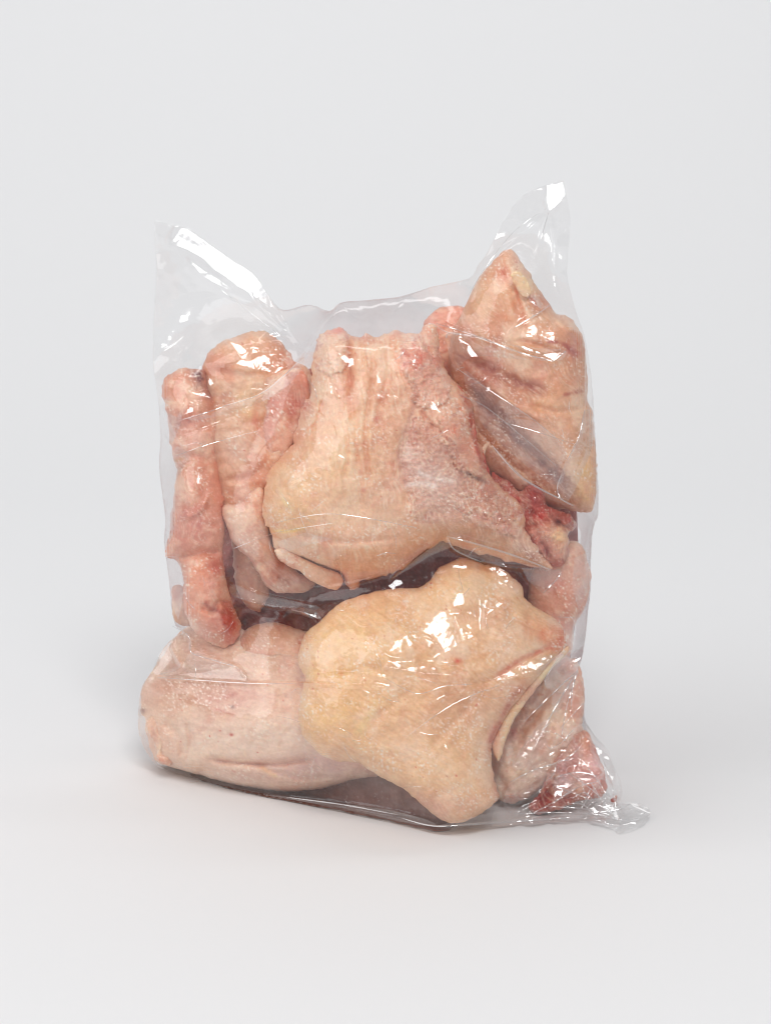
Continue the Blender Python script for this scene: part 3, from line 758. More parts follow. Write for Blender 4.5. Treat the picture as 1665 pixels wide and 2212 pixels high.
# ------------------------------------------------------------------ the bag: film draped over the pieces
FO = [(333,484,200),(342,478,200),(372,486,195),(402,491,190),(450,524,180),(500,559,170),(548,590,160),(572,625,150),(600,664,140),(625,705,130),
      (646,738,120),(668,728,105),(690,702,95),(712,672,95),(735,654,95),(790,648,110),(860,641,120),(930,620,125),(1010,602,125),(1030,575,120),
      (1052,545,120),(1075,498,125),(1110,440,130),(1140,414,130),(1180,400,130),(1216,391,130),(1223,425,128),(1231,470,125),(1229,530,122),
      (1224,590,120),(1232,630,115),(1246,680,112),(1262,725,110),(1274,790,105),(1281,864,100),(1289,1010,95),(1292,1059,90),(1291,1112,85),
      (1285,1130,80),(1278,1160,75),(1276,1237,70),(1275,1276,70),(1268,1334,60),(1262,1394,40),(1254,1430,20),(1247,1445,10),(1258,1476,0),
      (1263,1516,-10),(1262,1551,-20),(1283,1587,-30),(1312,1619,-35),(1329,1662,-45),(1340,1687,-55),(1344,1715,-65),(1341,1733,-75),(1372,1733,-85),
      (1397,1740,-95),(1404,1758,-115),(1394,1780,-145),(1372,1794,-175),(1337,1803,-205),(1319,1789,-190),(1265,1775,-140),(1158,1779,-150),
      (1051,1788,-180),(990,1796,-200),(940,1799,-215),(862,1781,-145),(734,1755,-45),(627,1733,40),(534,1715,100),(463,1696,150),(413,1679,170),
      (359,1664,180),(334,1650,180),(309,1610,175),(299,1573,170),(300,1523,165),(307,1484,165),(318,1464,160),(334,1441,160),(352,1401,160),
      (377,1377,160),(396,1366,160),(384,1356,160),(377,1345,160),(370,1310,160),(366,1260,160),(361,1220,160),(355,1172,160),(357,1117,160),
      (347,1042,165),(344,1000,170),(347,945,175),(342,864,180),(337,832,185),(331,783,185),(333,670,190),(338,573,195)]
fo = np.array(FO, float)


def relax(u, mask, obst, sign, iters, load=0.0, om=1.9):
    """tension membrane with red-black over-relaxation, held on one side of the obstacle"""
    ny, nx = u.shape
    ii, jj = np.meshgrid(np.arange(ny), np.arange(nx), indexing='ij')
    par = ((ii + jj) % 2 == 0)
    par2 = [par & mask, ~par & mask]
    for it in range(iters):
        for m in par2:
            r = u.copy()
            r[1:-1, 1:-1] = 0.25 * (u[:-2, 1:-1] + u[2:, 1:-1] + u[1:-1, :-2] + u[1:-1, 2:]) + load
            v = u + om * (r - u)
            v = np.minimum(v, obst) if sign < 0 else np.maximum(v, obst)
            u = np.where(m, v, u)
    return u


def drape(outline, obst, sign, load, final=1):
    """coarse-to-fine membrane over the obstacle; sign -1 = front sheet, +1 = back sheet"""
    P = np.asarray(outline, float)
    d, t, _, qx, qy = seg_dist(GXX[::8, ::8].astype(float), GYY[::8, ::8].astype(float), P, True, True)
    # depth of the rim, spread outwards from the outline
    Q = np.vstack([P, P[:1]])
    L = np.hypot(*(Q[1:, :2] - Q[:-1, :2]).T); cum = np.concatenate([[0], np.cumsum(L)]) / L.sum()
    u = None
    for k in (8, 4, 2, 1):
        if k < final:
            break
        X = GXX[::k, ::k]; Y = GYY[::k, ::k]
        ins = inside(X, Y, P)
        ob = obst[::k, ::k].copy()
        fl = floor_depth(Y) - 3
        if k == 8:
            rimz = np.interp(t, cum, Q[:, 2])
            u = rimz.copy()
        else:
            # upsample
            yi = np.clip(np.arange(X.shape[0]) / 2.0, 0, u.shape[0] - 1.001); xi = np.clip(np.arange(X.shape[1]) / 2.0, 0, u.shape[1] - 1.001)
            a = yi.astype(int); b = xi.astype(int); fa = (yi - a)[:, None]; fb = (xi - b)[None]
            u = (u[a][:, b] * (1 - fa) * (1 - fb) + u[a + 1][:, b] * fa * (1 - fb) + u[a][:, b + 1] * (1 - fa) * fb + u[a + 1][:, b + 1] * fa * fb)
        if sign < 0:
            ob = np.minimum(ob, fl)
            u = np.where(ins, np.minimum(u, ob), u)
        else:
            u = np.where(ins, np.maximum(u, ob), u)
        u = relax(u, ins, ob, sign, {8: 260, 4: 90, 2: 50, 1: 24}[k], load * k * k, {8: 1.93, 4: 1.85, 2: 1.7, 1: 1.4}[k])
    return u


uF = drape(fo, OBS_F - 4.0, -1, 0.012)


def blur(u, s):
    r = int(3 * s); k = np.exp(-0.5 * (np.arange(-r, r + 1) / s) ** 2); k /= k.sum()
    p = np.pad(u, r, mode='edge')
    p = sum(k[i] * p[i:i + u.shape[0], :] for i in range(2 * r + 1))
    return sum(k[i] * p[:, i:i + u.shape[1]] for i in range(2 * r + 1))


uF = blur(uF, 10.0) - 3.0

# ---- creases, folds and crinkles of the front sheet (negative = towards the viewer)
gyF, gxF = np.gradient(uF, GST)
det = np.zeros_like(uF)


def crease(pts, width, amp, seed=0):
    """a sharp pinched ridge"""
    P = spline(pts, 5, False) if len(pts) > 2 else np.asarray(pts, float)
    lo = P.min(0) - 2 * width; hi = P.max(0) + 2 * width
    m = (GXX > lo[0]) & (GXX < hi[0]) & (GYY > lo[1]) & (GYY < hi[1])
    if not m.any():
        return
    d, t, _ = seg_dist(GXX[m], GYY[m], P)
    k = np.clip(1 - d / width, 0, 1) ** 1.5
    k = k * np.clip(np.sin(np.clip(t, 0, 1) * math.pi) * 2.5, 0, 1)
    det[m] -= amp * k


def fold(pts, near, far, reach, soft=3.0):
    """a fold edge: the sheet on the right hand of the stroke stands nearer, the other side lies deeper"""
    P = spline(pts, 5, False) if len(pts) > 2 else np.asarray(pts, float)
    lo = P.min(0) - 3 * reach; hi = P.max(0) + 3 * reach
    m = (GXX > lo[0]) & (GXX < hi[0]) & (GYY > lo[1]) & (GYY < hi[1])
    d, t, s = seg_dist(GXX[m], GYY[m], P)
    w = np.clip(np.sin(np.clip(t, 0, 1) * math.pi) * 2.5, 0, 1) * np.exp(-(d / reach))
    q = sstep(-soft, soft, s * d)
    det[m] += w * (-near * q + far * (1 - q))


# edge where the front sheet rolls back over the top of the pieces
fold([(395,908),(470,880),(560,850),(610,812),(660,765),(700,700),(738,655)], 8, 16, 26, 3)
crease([(395,908),(470,880),(560,850),(610,812),(660,765),(700,700),(738,655)], 7, 5)
# long pocket fold in the right corner
fold([(935,697),(967,718),(1038,731),(1116,758),(1196,781)], 9, 8, 22, 3)
crease([(951,696),(1000,714),(1093,743),(1190,772),(1222,757)], 7, 6)
crease([(962,731),(967,722),(1000,722),(1040,733),(1116,762),(1196,781),(1222,757)], 5, 7)
crease([(1093,725),(1120,700),(1160,676),(1188,658)], 6, 7)
crease([(962,731),(962,765),(970,800),(985,830)], 8, 6)
crease([(1000,727),(1050,720),(1093,725)], 6, 5)
# pinched crease across the middle
crease([(965,1158),(1032,1175),(1113,1201),(1192,1231)], 12, 16)
crease([(965,1159),(976,1182),(1006,1198),(1064,1221),(1126,1227),(1192,1232)], 10, 13)
fold([(840,1254),(902,1204),(965,1158)], -7, -2, 16, 3)
crease([(1126,1227),(1139,1253),(1171,1282),(1203,1250),(1212,1228)], 7, 8)
crease([(902,1204),(870,1222),(842,1253),(838,1256)], 7, 6)
# lines over the lower pieces
crease([(316,1469),(341,1460),(395,1466),(448,1471),(534,1476),(645,1476),(760,1481),(870,1484)], 8, 6)
crease([(413,1409),(423,1416),(470,1426),(513,1441),(534,1473)], 8, 7)
crease([(381,1377),(370,1394),(381,1419),(390,1444),(341,1459)], 9, 8)
crease([(373,1355),(402,1369),(413,1384),(413,1409)], 8, 10)
crease([(660,1449),(760,1460),(830,1464),(900,1500)], 10, 4)
crease([(650,1270),(740,1265),(830,1240)], 8, 4)
crease([(506,1260),(560,1282),(640,1300),(690,1312)], 6, 7)
crease([(500,1285),(560,1305),(630,1318),(688,1336)], 7, 8)
# right hand side
crease([(1262,880),(1249,945),(1223,994),(1210,1026),(1203,1052),(1210,1075),(1236,1091)], 7, 6)
crease([(1281,910),(1266,970),(1245,1020),(1215,1090)], 7, 5)
crease([(1040,935),(1061,961),(1129,1033),(1210,1078),(1262,1104)], 12, 9)
crease([(1000,870),(1080,930),(1180,1010),(1200,1060)], 12, 6)
crease([(1075,905),(1130,900),(1200,925)], 6, 3)
crease([(1262,1104),(1270,1115),(1284,1130)], 8, 9)
crease([(1275,1120),(1262,1200),(1268,1260)], 8, 5)
crease([(1184,459),(1165,521),(1152,569)], 6, 5)
crease([(1189,462),(1197,521),(1199,611),(1210,640)], 7, 6)
crease([(1179,402),(1181,435),(1187,458)], 5, 4)
crease([(1060,560),(1110,520),(1184,459)], 9, 4)
crease([(1010,660),(1040,600),(1075,545)], 9, 5)
# upper left flap
crease([(410,560),(480,615),(540,640),(590,690),(640,735)], 10, 5)
crease([(430,590),(500,640),(560,660)], 8, 4)
crease([(600,664),(612,690),(646,745)], 10, 6)
crease([(350,930),(372,960),(395,905)], 8, 6)
crease([(345,870),(365,905),(395,960),(405,935)], 8, 6)
crease([(350,1000),(380,960),(440,930),(520,900)], 8, 5)
# bottom folds
crease([(470,1690),(560,1712),(700,1730),(840,1748),(940,1775)], 7, 8)
crease([(600,1722),(720,1742),(860,1768),(940,1786)], 6, 7)
crease([(940,1786),(1040,1775),(1160,1768),(1280,1768),(1350,1760)], 7, 8)
crease([(1090,1700),(1150,1665),(1220,1640),(1262,1600)], 8, 9)
crease([(1060,1745),(1130,1700),(1200,1660)], 8, 9)
crease([(1176,1605),(1187,1616),(1215,1601),(1240,1573)], 7, 7)
crease([(1187,1555),(1180,1580),(1176,1605)], 7, 7)
crease([(1197,1540),(1230,1515),(1234,1485)], 8, 8)
crease([(1215,1405),(1190,1450),(1175,1480),(1190,1490)], 8, 8)
crease([(1247,1445),(1225,1455),(1208,1452)], 7, 8)
crease([(1150,1760),(1215,1715),(1240,1690),(1275,1720)], 7, 9)
crease([(1195,1680),(1240,1668),(1290,1678),(1320,1700)], 7, 8)
crease([(1240,1640),(1275,1625),(1300,1660)], 7, 8)
crease([(1262,1590),(1290,1620),(1310,1660),(1330,1700)], 8, 8)
crease([(1340,1735),(1330,1760),(1300,1775)], 7, 8)
crease([(1404,1758),(1370,1775),(1330,1772),(1310,1760)], 8, 9)
crease([(1345,1740),(1375,1750),(1400,1750)], 7, 6)

# many small crinkles, strongest where the film is loose
rs = np.random.RandomState(5)


def tri(v):
    return np.abs((v % 1.0) * 2 - 1)


loose = (1.7 * blob_weight(GXX, GYY, 1210, 1650, 110, 170, 30) + 1.5 * blob_weight(GXX, GYY, 1320, 1740, 110, 90)
         + 0.25 * blob_weight(GXX, GYY, 370, 1050, 40, 300) + 0.5 * blob_weight(GXX, GYY, 380, 1410, 70, 60)
         + 0.45 * blob_weight(GXX, GYY, 1250, 1250, 50, 200) + 0.45 * blob_weight(GXX, GYY, 820, 1750, 330, 40, 10)
         + 0.35 * blob_weight(GXX, GYY, 1200, 730, 60, 60) + 0.35 * blob_weight(GXX, GYY, 560, 770, 70, 50)
         + 0.0 + 0.3 * blob_weight(GXX, GYY, 640, 720, 60, 60) + 0.06)
wx = GXX + 26 * fbm(GXX, GYY, 75, 201, 3); wy = GYY + 26 * fbm(GXX, GYY, 75, 205, 3)
cr = np.zeros_like(uF)
for k, (ang, lam) in enumerate([(20, 95), (-35, 70), (65, 82), (110, 55), (-10, 44), (48, 36), (85, 30)]):
    c, s = math.cos(math.radians(ang)), math.sin(math.radians(ang))
    cr += lam * 0.16 * tri((wx * c + wy * s) / lam + rs.rand()) * sstep(-0.1, 0.5, fbm(GXX, GYY, 130, 220 + k, 2))
loose = loose * (1 - 0.75 * sstep(1335, 1352, GXX))
det -= loose * cr
for k in range(100):
    # short scratch-like creases scattered over the sheet
    x0, y0 = rs.uniform(340, 1280), rs.uniform(560, 1760)
    a = math.radians(rs.choice([-40, -25, 15, 30, 60, 80]) + rs.uniform(-15, 15)); l = rs.uniform(25, 90)
    b = rs.uniform(-0.25, 0.25) * l
    crease([(x0, y0), (x0 + math.cos(a) * l / 2 - math.sin(a) * b, y0 + math.sin(a) * l / 2 + math.cos(a) * b), (x0 + math.cos(a) * l, y0 + math.sin(a) * l)],
           rs.uniform(4, 8), rs.uniform(0.6, 1.8))
det += 1.2 * fbm(GXX, GYY, 60, 240, 3)
uF = uF + det


# ---- facets: flat bits of taut film that catch the softbox
def facet(poly, lift=2.0, soft=7.0, wob=0.6, tiltx=0.0, tilty=0.0, curve=0.0):
    P = np.asarray(poly, float)
    c = P.mean(0)
    lo = P.min(0) - 4 * soft; hi = P.max(0) + 4 * soft
    i0, i1 = np.searchsorted(gy, [lo[1], hi[1]]); j0, j1 = np.searchsorted(gx, [lo[0], hi[0]])
    sl = (slice(i0, i1), slice(j0, j1))
    X, Y = GXX[sl], GYY[sl]
    if X.size == 0:
        return
    ci = (int(round((c[1] - GY0) / GST)), int(round((c[0] - GX0) / GST)))
    d0 = uF[ci]
    pw = Vector(world(c[0], c[1], d0))
    hv = ((CAMPOS - pw).normalized() + (KEY.location - pw).normalized()).normalized()
    fx = hv.x / -hv.y + tiltx; fz = hv.z / -hv.y + tilty
    e = 1.0
    plane = d0 + fx * (X - c[0]) - fz * (Y - c[1]) / CT
    if curve:
        plane = plane + 0.5 * curve * ((X - c[0]) * .8 + (Y - c[1]) * .6) ** 2 + 0.5 * curve * (-(X - c[0]) * .6 + (Y - c[1]) * .8) ** 2
    for q, (an, lm) in enumerate(((25, 17), (-50, 23), (80, 29))):
        cc, ss = math.cos(math.radians(an)), math.sin(math.radians(an))
        plane = plane + wob * 0.055 * lm * tri((X * cc + Y * ss + 6 * gnoise(X / 25, Y / 25, 270 + q)) / lm + c[0] * .37) * sstep(-.1, .3, gnoise(X / 35, Y / 35, 275 + q))
    ins = inside(X, Y, P)
    d, _, _ = seg_dist(X, Y, P, True)
    m = np.where(ins, 1.0, np.clip(1 - d / (soft * 3), 0, 1) ** 2)
    ob = OBS_F[sl] - 2.0
    gap = (plane - ob)[ins]
    plane = plane - min(max(gap.max() if gap.size else 0, 0), 60) - lift
    uF[sl] = uF[sl] * (1 - m) + plane * m


facet([(391,491),(417,493),(453,524),(492,553),(553,590),(566,611),(595,667),(576,660),(524,624),(508,618),(479,602),(440,560),(394,534),(372,521)], 0, 6, 0.2, 0.02, -0.01, 0.0006)
facet([(412,563),(440,583),(470,600),(500,622),(490,624),(462,612),(430,590)], 2, 4)
facet([(1179,402),(1215,391),(1223,420),(1207,440),(1190,456),(1184,456),(1179,433)], 0, 2.5, .2)
facet([(492,735),(530,748),(556,757),(615,793),(599,808),(573,803),(530,793),(508,787),(521,774),(505,751)], 2, 5, .8)
facet([(407,847),(440,845),(459,861),(436,858)], 2, 4)
facet([(394,897),(410,877),(433,884),(412,893)], 2, 4)
facet([(1134,722),(1161,714),(1158,728),(1135,728)], 2, 4)
facet([(1171,718),(1197,715),(1200,741),(1174,728)], 2, 4)
facet([(1139,634),(1155,650),(1161,663),(1145,654)], 2, 4)
facet([(1171,767),(1220,759),(1194,780)], 2, 3)
facet([(1033,1289),(1064,1295),(1090,1302),(1054,1328),(1048,1357),(1045,1312)], 2, 5, .6)
facet([(980,1330),(1010,1320),(1030,1375),(1000,1385)], 2, 6, .8, .12, 0)
facet([(837,1430),(890,1434),(990,1448),(973,1459),(908,1455),(837,1441)], 2, 5, .6)
facet([(1048,1471),(1108,1448),(1147,1426),(1215,1405),(1158,1448),(1101,1466)], 2, 4, .8)
facet([(1208,1450),(1258,1405),(1254,1426),(1229,1444)], 2, 3)
facet([(1187,1551),(1172,1587),(1122,1655),(1105,1658),(1130,1626),(1158,1580)], 2, 4, .8)
facet([(1045,1221),(1080,1226),(1106,1250),(1108,1272),(1078,1258),(1060,1240)], 2, 5, 1.0)
facet([(712,826),(718,828),(716,852),(711,848)], 1, 3)
facet([(722,826),(728,840),(732,858),(726,850)], 1, 2)
facet([(584,883),(592,886),(590,895),(585,892)], 1, 2)
facet([(1240,1655),(1280,1640),(1300,1668),(1270,1690),(1235,1680)], 1, 4, .8)
facet([(1200,1690),(1225,1672),(1240,1690),(1205,1720),(1190,1740)], 1, 4, .8)
facet([(1280,1610),(1310,1625),(1330,1665),(1322,1690),(1300,1650)], 1, 4, .8)
facet([(1270,1745),(1330,1735),(1350,1760),(1290,1765)], 1, 4, .8)
facet([(1345,1780),(1385,1775),(1372,1790),(1340,1798)], 1, 3, .5)
facet([(1120,1745),(1160,1725),(1150,1740),(1115,1758)], 1, 3, .6)
facet([(655,1320),(684,1328),(688,1340),(676,1332)], 1, 3, .4)


EDGES = []


def bright_edge(pts, wd=2.2):
    EDGES.append((pts, wd))


bright_edge([(p[0], p[1] + 1.5) for p in FO[:9]], 0.6)
bright_edge([(p[0] + 1.5, p[1] + 1.5) for p in FO[17:30]], 0.6)
for k in range(26):
    # short sharp folds in the gathered corner
    x0, y0 = rs.uniform(1090, 1320), rs.uniform(1520, 1770)
    if x0 - 1090 > (y0 - 1400) * 0.75:
        continue
    a = math.radians(rs.choice([-55, -35, -15, 15, 70]) + rs.uniform(-12, 12)); l = rs.uniform(25, 75); q = rs.uniform(-.2, .2) * l
    pl = [(x0, y0), (x0 + math.cos(a) * l / 2 - math.sin(a) * q, y0 + math.sin(a) * l / 2 + math.cos(a) * q), (x0 + math.cos(a) * l, y0 + math.sin(a) * l)]
    if all(inside(np.array([p[0]]), np.array([p[1]]), fo)[0] for p in pl):
        bright_edge(pl, rs.uniform(.6, 1.5))
for q in [(1200,1700),(1180,1742),(1255,1640),(1110,1758),(1302,1642),(1225,1668),(1270,1735)]:
    bright_edge([(1332,1764), ((1332+q[0])/2+4, (1764+q[1])/2-6), q], 1.2)
for q in [(1190,1502),(1182,1560),(1150,1622),(1234,1532),(1212,1590),(1130,1560)]:
    bright_edge([(1247,1448), ((1247+q[0])/2-5, (1448+q[1])/2+3), q], 1.1)
for q in ([(830,1464),(900,1498),(960,1482),(1020,1478)], [(880,1590),(980,1520),(1080,1480)], [(505,1185),(600,1150),(720,1130)],
          [(380,985),(450,960),(560,930)], [(1060,905),(1150,930),(1240,960)], [(590,1130),(720,1110),(900,1140)],
          [(1010,640),(1050,575),(1110,500),(1180,450)], [(620,735),(560,690),(470,620)]):
    bright_edge(q, 0.8)
bright_edge([(1062,962),(1129,1033),(1210,1078)], 2.4)
bright_edge([(966,1159),(1032,1176),(1113,1201),(1190,1231)], 2.2)
bright_edge([(967,1162),(978,1184),(1006,1200),(1040,1214)], 1.6)
bright_edge([(968,722),(1000,722),(1040,731),(1116,759),(1192,780)], 2.0)
bright_edge([(963,731),(966,722),(975,720)], 1.8)
bright_edge([(1192,781),(1222,758)], 2.0)
bright_edge([(1110,708),(1160,678),(1186,660)], 1.6)
bright_edge([(940,698),(1000,716),(1060,735)], 1.2)
bright_edge([(480,878),(560,852),(610,814),(650,776)], 1.2)
bright_edge([(1184,460),(1168,515)], 1.3)
bright_edge([(395,906),(440,893),(500,872)], 1.0)
bright_edge([(340,1463),(440,1470),(545,1476),(640,1477)], 1.1)
bright_edge([(412,1385),(413,1408),(440,1420),(513,1441)], 1.2)
bright_edge([(870,1768),(940,1784),(1040,1779),(1160,1771),(1230,1766)], 1.8)
bright_edge([(620,1722),(740,1738),(860,1760)], 1.3)
bright_edge([(1180,1610),(1190,1616),(1215,1601),(1238,1575)], 1.3)
bright_edge([(1100,1690),(1150,1664),(1220,1640),(1255,1610)], 1.6)
bright_edge([(1150,1757),(1200,1730),(1240,1705),(1275,1690)], 1.6)
bright_edge([(1195,1680),(1245,1668),(1290,1676)], 1.6)
bright_edge([(1275,1690),(1290,1715),(1300,1740)], 1.6)
bright_edge([(1235,1725),(1262,1712),(1285,1735)], 1.5)
bright_edge([(1310,1762),(1340,1770),(1375,1768),(1398,1750)], 1.5)
bright_edge([(1212,1026),(1203,1052),(1212,1078),(1240,1094)], 1.2)
bright_edge([(1262,885),(1249,945),(1225,994)], 1.0)
bright_edge([(1130,1034),(1180,1063),(1240,1092)], 1.4)
bright_edge([(1172,1282),(1203,1250),(1211,1234)], 1.6)
bright_edge([(630,1318),(660,1324),(688,1336)], 1.4)
bright_edge([(372,1352),(402,1368),(412,1384)], 1.2)
bright_edge([(1176,1480),(1180,1460),(1208,1420)], 1.3)
for k in range(14):
    # tiny glints
    x0, y0 = rs.uniform(350, 1270), rs.uniform(760, 1740)
    a = rs.uniform(0, math.pi); l = rs.uniform(4, 12); t = rs.uniform(1.5, 3)
    ux, uy = math.cos(a), math.sin(a)
    facet([(x0 - ux * l, y0 - uy * l), (x0 - uy * t, y0 + ux * t), (x0 + ux * l, y0 + uy * l), (x0 + uy * t, y0 - ux * t)], 0.5, 1.6, .1,
          rs.uniform(-.15, .15), rs.uniform(-.15, .15))
uF = np.minimum(uF, OBS_F - 1.0)
uF = np.minimum(uF, floor_depth(GYY) - 2.0)


def sheet(name, u, outline, mat, parent, k=1, n=3):
    P = spline(np.asarray(outline)[:, :2], n)
    P = P + 1.0 * np.stack([gnoise(P[:, 0] / 14, P[:, 1] / 14, 301), gnoise(P[:, 0] / 14 + 50, P[:, 1] / 14, 302)], -1)
    X = GXX[::k, ::k].copy(); Y = GYY[::k, ::k].copy(); U = u[::k, ::k].copy() if u.shape == GXX.shape else u.copy()
    ins = inside(X, Y, P)
    cell = ins[:-1, :-1] | ins[1:, :-1] | ins[:-1, 1:] | ins[1:, 1:]
    need = np.zeros_like(ins)
    for a, b in ((0, 0), (1, 0), (0, 1), (1, 1)):
        need[a:a + cell.shape[0], b:b + cell.shape[1]] |= cell
    rim = need & ~ins
    _, t, _, qx, qy = seg_dist(X[rim], Y[rim], P, True, True)
    X[rim] = qx; Y[rim] = qy
    Q = np.vstack([np.asarray(outline, float), np.asarray(outline, float)[:1]])
    L = np.hypot(*(Q[1:, :2] - Q[:-1, :2]).T); cum = np.concatenate([[0], np.cumsum(L)]) / L.sum()
    d, tt, _ = seg_dist(qx, qy, np.asarray(outline, float), True)
    U[rim] = np.minimum(np.interp(tt, cum, Q[:, 2]), floor_depth(qy) - 1)
    idx = -np.ones(X.shape, int); idx[need] = np.arange(need.sum())
    ci, cj = np.nonzero(cell)
    q = np.stack([idx[ci, cj], idx[ci + 1, cj], idx[ci + 1, cj + 1], idx[ci, cj + 1]], -1)
    return link_mesh(name, world(X[need], Y[need], U[need]), q, mat, parent)


bag = bpy.data.objects.new("plastic_bag", None)
COL.objects.link(bag)
bo = world(800.0, 1700.0, 60.0); bo[2] = 0.0
bag.location = bo
bag["origin"] = [float(q) for q in bo]
tag(bag, "clear crinkled plastic bag full of frozen chicken with two corners standing up", "plastic bag")
front_film = sheet("front_film", uF, FO, FILM, bag, 1)


def sample(u, x, y):
    fx = np.clip((np.asarray(x) - GX0) / GST, 0, GNX - 1.001); fy = np.clip((np.asarray(y) - GY0) / GST, 0, GNY - 1.001)
    a = fx.astype(int); b = fy.astype(int); fx = fx - a; fy = fy - b
    return u[b, a] * (1 - fx) * (1 - fy) + u[b, a + 1] * fx * (1 - fy) + u[b + 1, a] * (1 - fx) * fy + u[b + 1, a + 1] * fx * fy


def fold_edge(pts, wd, lift=1.6, mat=None):
    """the flattened edge of a fold: a narrow curved ribbon lying on the sheet"""
    P = spline(pts, 8, False) if len(pts) > 2 else np.linspace(pts[0], pts[1], 10)
    d = np.minimum(sample(uF, P[:, 0], P[:, 1]) - lift, floor_depth(P[:, 1]) - 1.5)
    W = world(P[:, 0], P[:, 1], d)
    T = np.gradient(W, axis=0); T /= np.linalg.norm(T, axis=1)[:, None]
    cam_v = np.array(CAMPOS) - W; cam_v /= np.linalg.norm(cam_v, axis=1)[:, None]
    key_v = np.array(KEY.location) - W; key_v /= np.linalg.norm(key_v, axis=1)[:, None]
    h = cam_v + key_v
    h -= (h * T).sum(1)[:, None] * T; h /= np.linalg.norm(h, axis=1)[:, None]
    bn = np.cross(T, h)
    n = len(P)
    tt = np.linspace(0, 1, n)
    wv = wd * S * (0.25 + np.sin(np.clip(tt, 0, 1) * math.pi) ** 0.6 * (0.8 + 0.35 * gnoise(tt * 7 + wd, tt * 0 + pts[0][0])))
    vs = []
    for k in np.linspace(-1, 1, 5):
        vs.append(W + bn * (k * wv)[:, None] - h * (k * k * 0.16 * wv)[:, None])
    V = np.stack(vs, 1).reshape(-1, 3)
    f = [(i * 5 + q, i * 5 + q + 1, (i + 1) * 5 + q + 1, (i + 1) * 5 + q) for i in range(n - 1) for q in range(4)]
    return link_mesh("fold_edge", V, f, mat or FILM_EDGE, front_film)


uS = blur(uF, 9.0)


def flap(poly, lift=4.0, tx=0.0, ty=0.0, bend=0.0, step=3.0):
    """a doubled piece of film folded over and lying in front of the sheet"""
    P = spline(poly, 3) if len(poly) > 6 else np.asarray(poly, float)
    c = P.mean(0)
    xs = np.arange(P[:, 0].min() - step, P[:, 0].max() + 2 * step, step); ys = np.arange(P[:, 1].min() - step, P[:, 1].max() + 2 * step, step)
    X, Y = np.meshgrid(xs, ys)
    ins = inside(X, Y, P)
    cell = ins[:-1, :-1] | ins[1:, :-1] | ins[:-1, 1:] | ins[1:, 1:]
    need = np.zeros_like(ins)
    for a, b in ((0, 0), (1, 0), (0, 1), (1, 1)):
        need[a:a + cell.shape[0], b:b + cell.shape[1]] |= cell
    rim = need & ~ins
    X = X.copy(); Y = Y.copy()
    if rim.any():
        _, _, _, qx, qy = seg_dist(X[rim], Y[rim], P, True, True)
        X[rim] = qx; Y[rim] = qy
    d = sample(uS, X, Y) - lift + tx * (X - c[0]) + ty * (Y - c[1]) + bend * 12 * gnoise(X / 40, Y / 40, int(c[0]) % 50)
    d = np.minimum(d, sample(uF, X, Y) - 1.0)
    d = np.minimum(d, floor_depth(Y) - 1.2)
    idx = -np.ones(X.shape, int); idx[need] = np.arange(need.sum())
    ci, cj = np.nonzero(cell)
    q = np.stack([idx[ci, cj], idx[ci + 1, cj], idx[ci + 1, cj + 1], idx[ci, cj + 1]], -1)
    return link_mesh("film_fold", world(X[need], Y[need], d[need]), q, FILM_FOLD, bag)


for k in range(60):
    # hairline scratches and micro-folds
    x0, y0 = rs.uniform(380, 1240), rs.uniform(760, 1740)
    a = math.radians(rs.choice([-40, -20, 10, 30, 65, 85]) + rs.uniform(-15, 15)); l = rs.uniform(12, 60); q = rs.uniform(-.15, .15) * l
    EDGES.append(([(x0, y0), (x0 + math.cos(a) * l / 2 - math.sin(a) * q, y0 + math.sin(a) * l / 2 + math.cos(a) * q), (x0 + math.cos(a) * l, y0 + math.sin(a) * l)], rs.uniform(.35, .8)))
bright_edge([(990,852),(1050,880),(1130,945),(1205,1010)], 1.0)
bright_edge([(985,795),(1060,845),(1150,905),(1215,960)], 0.9)
for pts, wd in EDGES:
    if not all(inside(np.array([p[0]]), np.array([p[1] - 3.0]), fo)[0] for p in pts[1:-1]) or not inside(np.array([pts[-1][0]]), np.array([pts[-1][1] - 3.0]), fo)[0]:
        continue
    fold_edge(pts, wd * 1.0)
# doubled film: pocket in the right corner, pinch across the middle, folds at the sides and bottom
flap([(951,697),(1000,714),(1093,742),(1196,781),(1222,757),(1165,752),(1093,742),(1030,722)], 5, .1, .2)
flap([(964,724),(1000,722),(1116,760),(1196,781),(1110,775),(1020,770),(985,800),(972,775)], 4, .05, -.25)
flap([(965,1158),(1032,1175),(1113,1201),(1192,1231),(1126,1228),(1064,1221),(1006,1198),(976,1182)], 6, .05, .35)
flap([(842,1253),(902,1204),(965,1158),(976,1182),(930,1200),(880,1232)], 4, -.1, .2)
flap([(1126,1227),(1192,1232),(1212,1228),(1203,1250),(1171,1282),(1139,1253)], 4, .2, -.1)
flap([(1262,885),(1281,900),(1279,960),(1262,1010),(1240,1060),(1222,1085),(1206,1070),(1203,1050),(1212,1022),(1228,985),(1250,940)], 3, .1, 0)
flap([(413,1409),(470,1426),(513,1441),(536,1475),(448,1471),(345,1458),(390,1444)], 3, 0, .2)
flap([(341,1459),(390,1442),(381,1419),(370,1394),(384,1374),(350,1405),(332,1440)], 3, .2, .1)
flap([(505,1262),(560,1284),(690,1312),(688,1337),(630,1318),(560,1305),(500,1285)], 3, 0, .25)
flap([(599,1170),(660,1150),(720,1165),(660,1178),(610,1196)], 3, 0, .1)
flap([(405,905),(480,880),(560,852),(610,814),(655,770),(650,800),(600,850),(520,885),(440,905)], 4, -.1, .15)
flap([(1105,1655),(1130,1610),(1160,1570),(1188,1550),(1178,1590),(1190,1616),(1215,1601),(1240,1573),(1262,1560),(1260,1600),(1220,1640),(1150,1665)], 6, .15, -.1, .5)
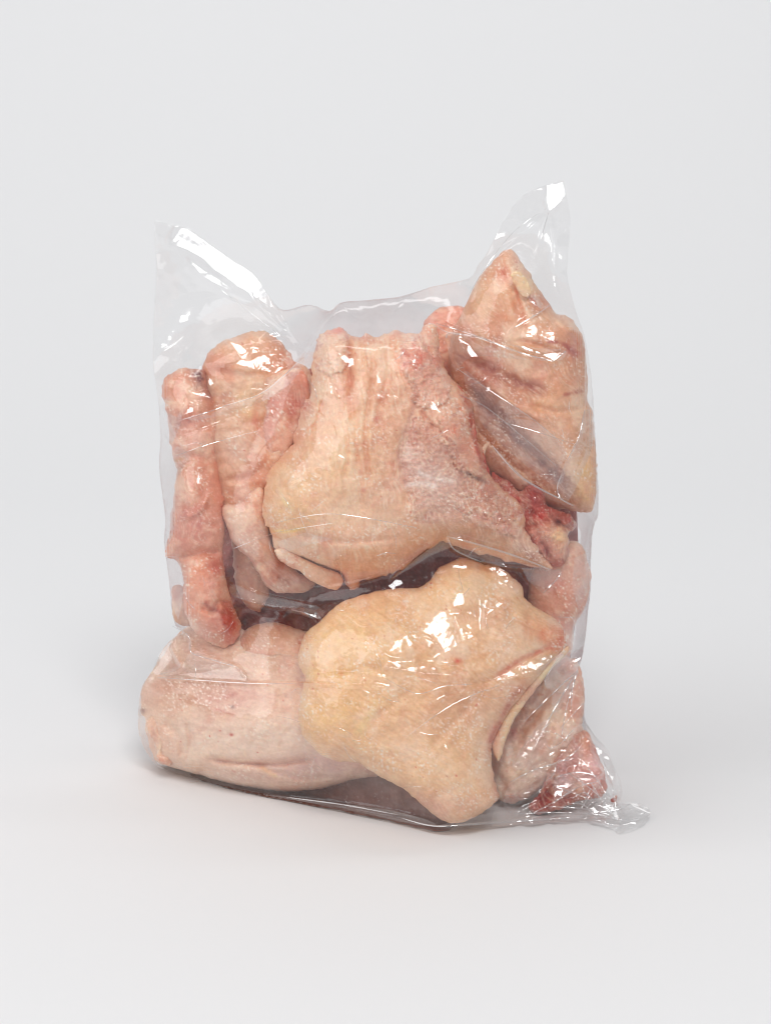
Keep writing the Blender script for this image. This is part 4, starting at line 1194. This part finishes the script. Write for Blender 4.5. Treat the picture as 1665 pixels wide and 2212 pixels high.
flap([(1176,1480),(1185,1450),(1210,1412),(1250,1440),(1234,1490),(1228,1515),(1196,1540),(1190,1492)], 5, .2, .1, .5)
flap([(1100,1692),(1150,1665),(1222,1641),(1258,1612),(1250,1650),(1195,1682),(1150,1720),(1090,1750)], 6, .1, .25, .4)
flap([(1197,1682),(1245,1668),(1292,1677),(1300,1740),(1284,1736),(1275,1692),(1240,1706),(1200,1730)], 6, -.1, .2, .5)
flap([(1262,1588),(1290,1612),(1318,1640),(1332,1685),(1310,1660),(1296,1632),(1280,1612)], 5, .3, .1, .3)
flap([(1240,1752),(1300,1738),(1345,1735),(1400,1748),(1398,1765),(1375,1772),(1340,1772),(1300,1765)], 5, 0, .2, .5)
flap([(940,1786),(1040,1777),(1160,1770),(1280,1768),(1180,1752),(1080,1752),(1010,1768)], 4, 0, .15, .3)
flap([(560,1714),(700,1732),(840,1750),(940,1778),(900,1782),(740,1746),(620,1726)], 3, 0, .2, .2)

flap([(344,935),(358,890),(395,906),(372,958)], 4, .25, .1, .3)
flap([(350,1000),(384,962),(412,985),(377,1042)], 4, .2, -.1, .3)
flap([(358,1085),(380,1062),(376,1150),(361,1182)], 4, .2, .1, .3)
flap([(362,1225),(392,1215),(396,1290),(386,1340),(369,1300)], 4, .2, .1, .3)
flap([(1240,1205),(1274,1190),(1274,1262),(1250,1320),(1235,1270)], 4, -.1, .1, .3)
flap([(1238,1340),(1266,1310),(1262,1392),(1230,1420)], 4, -.1, .15, .3)

flap([(1000,800),(1060,845),(1150,905),(1215,960),(1222,1000),(1204,1050),(1130,1000),(1040,915)], 3, .1, -.12)


# ---- back sheet
BO = [p for p in FO if not (590 < p[0] < 700 and p[1] < 745)]
ib = next(i for i, p in enumerate(BO) if p[0] > 560 and p[1] < 700)
BO = BO[:ib + 1] + [(600,664,140),(625,668,140),(670,658,130)] + BO[ib + 1:]
uB = drape(np.array(BO, float), OBS_B + 4.0, +1, -0.004, final=2)
yy, xx = GYY[::2, ::2], GXX[::2, ::2]
uB = uB + 3.0 * fbm(xx, yy, 70, 330, 3) + 4 * np.abs(fbm(xx, yy, 120, 340, 2))
uB = np.minimum(uB, floor_depth(yy) - 0.6)
sheet("back_film", uB, BO, FILM_SOFT, bag, 2)
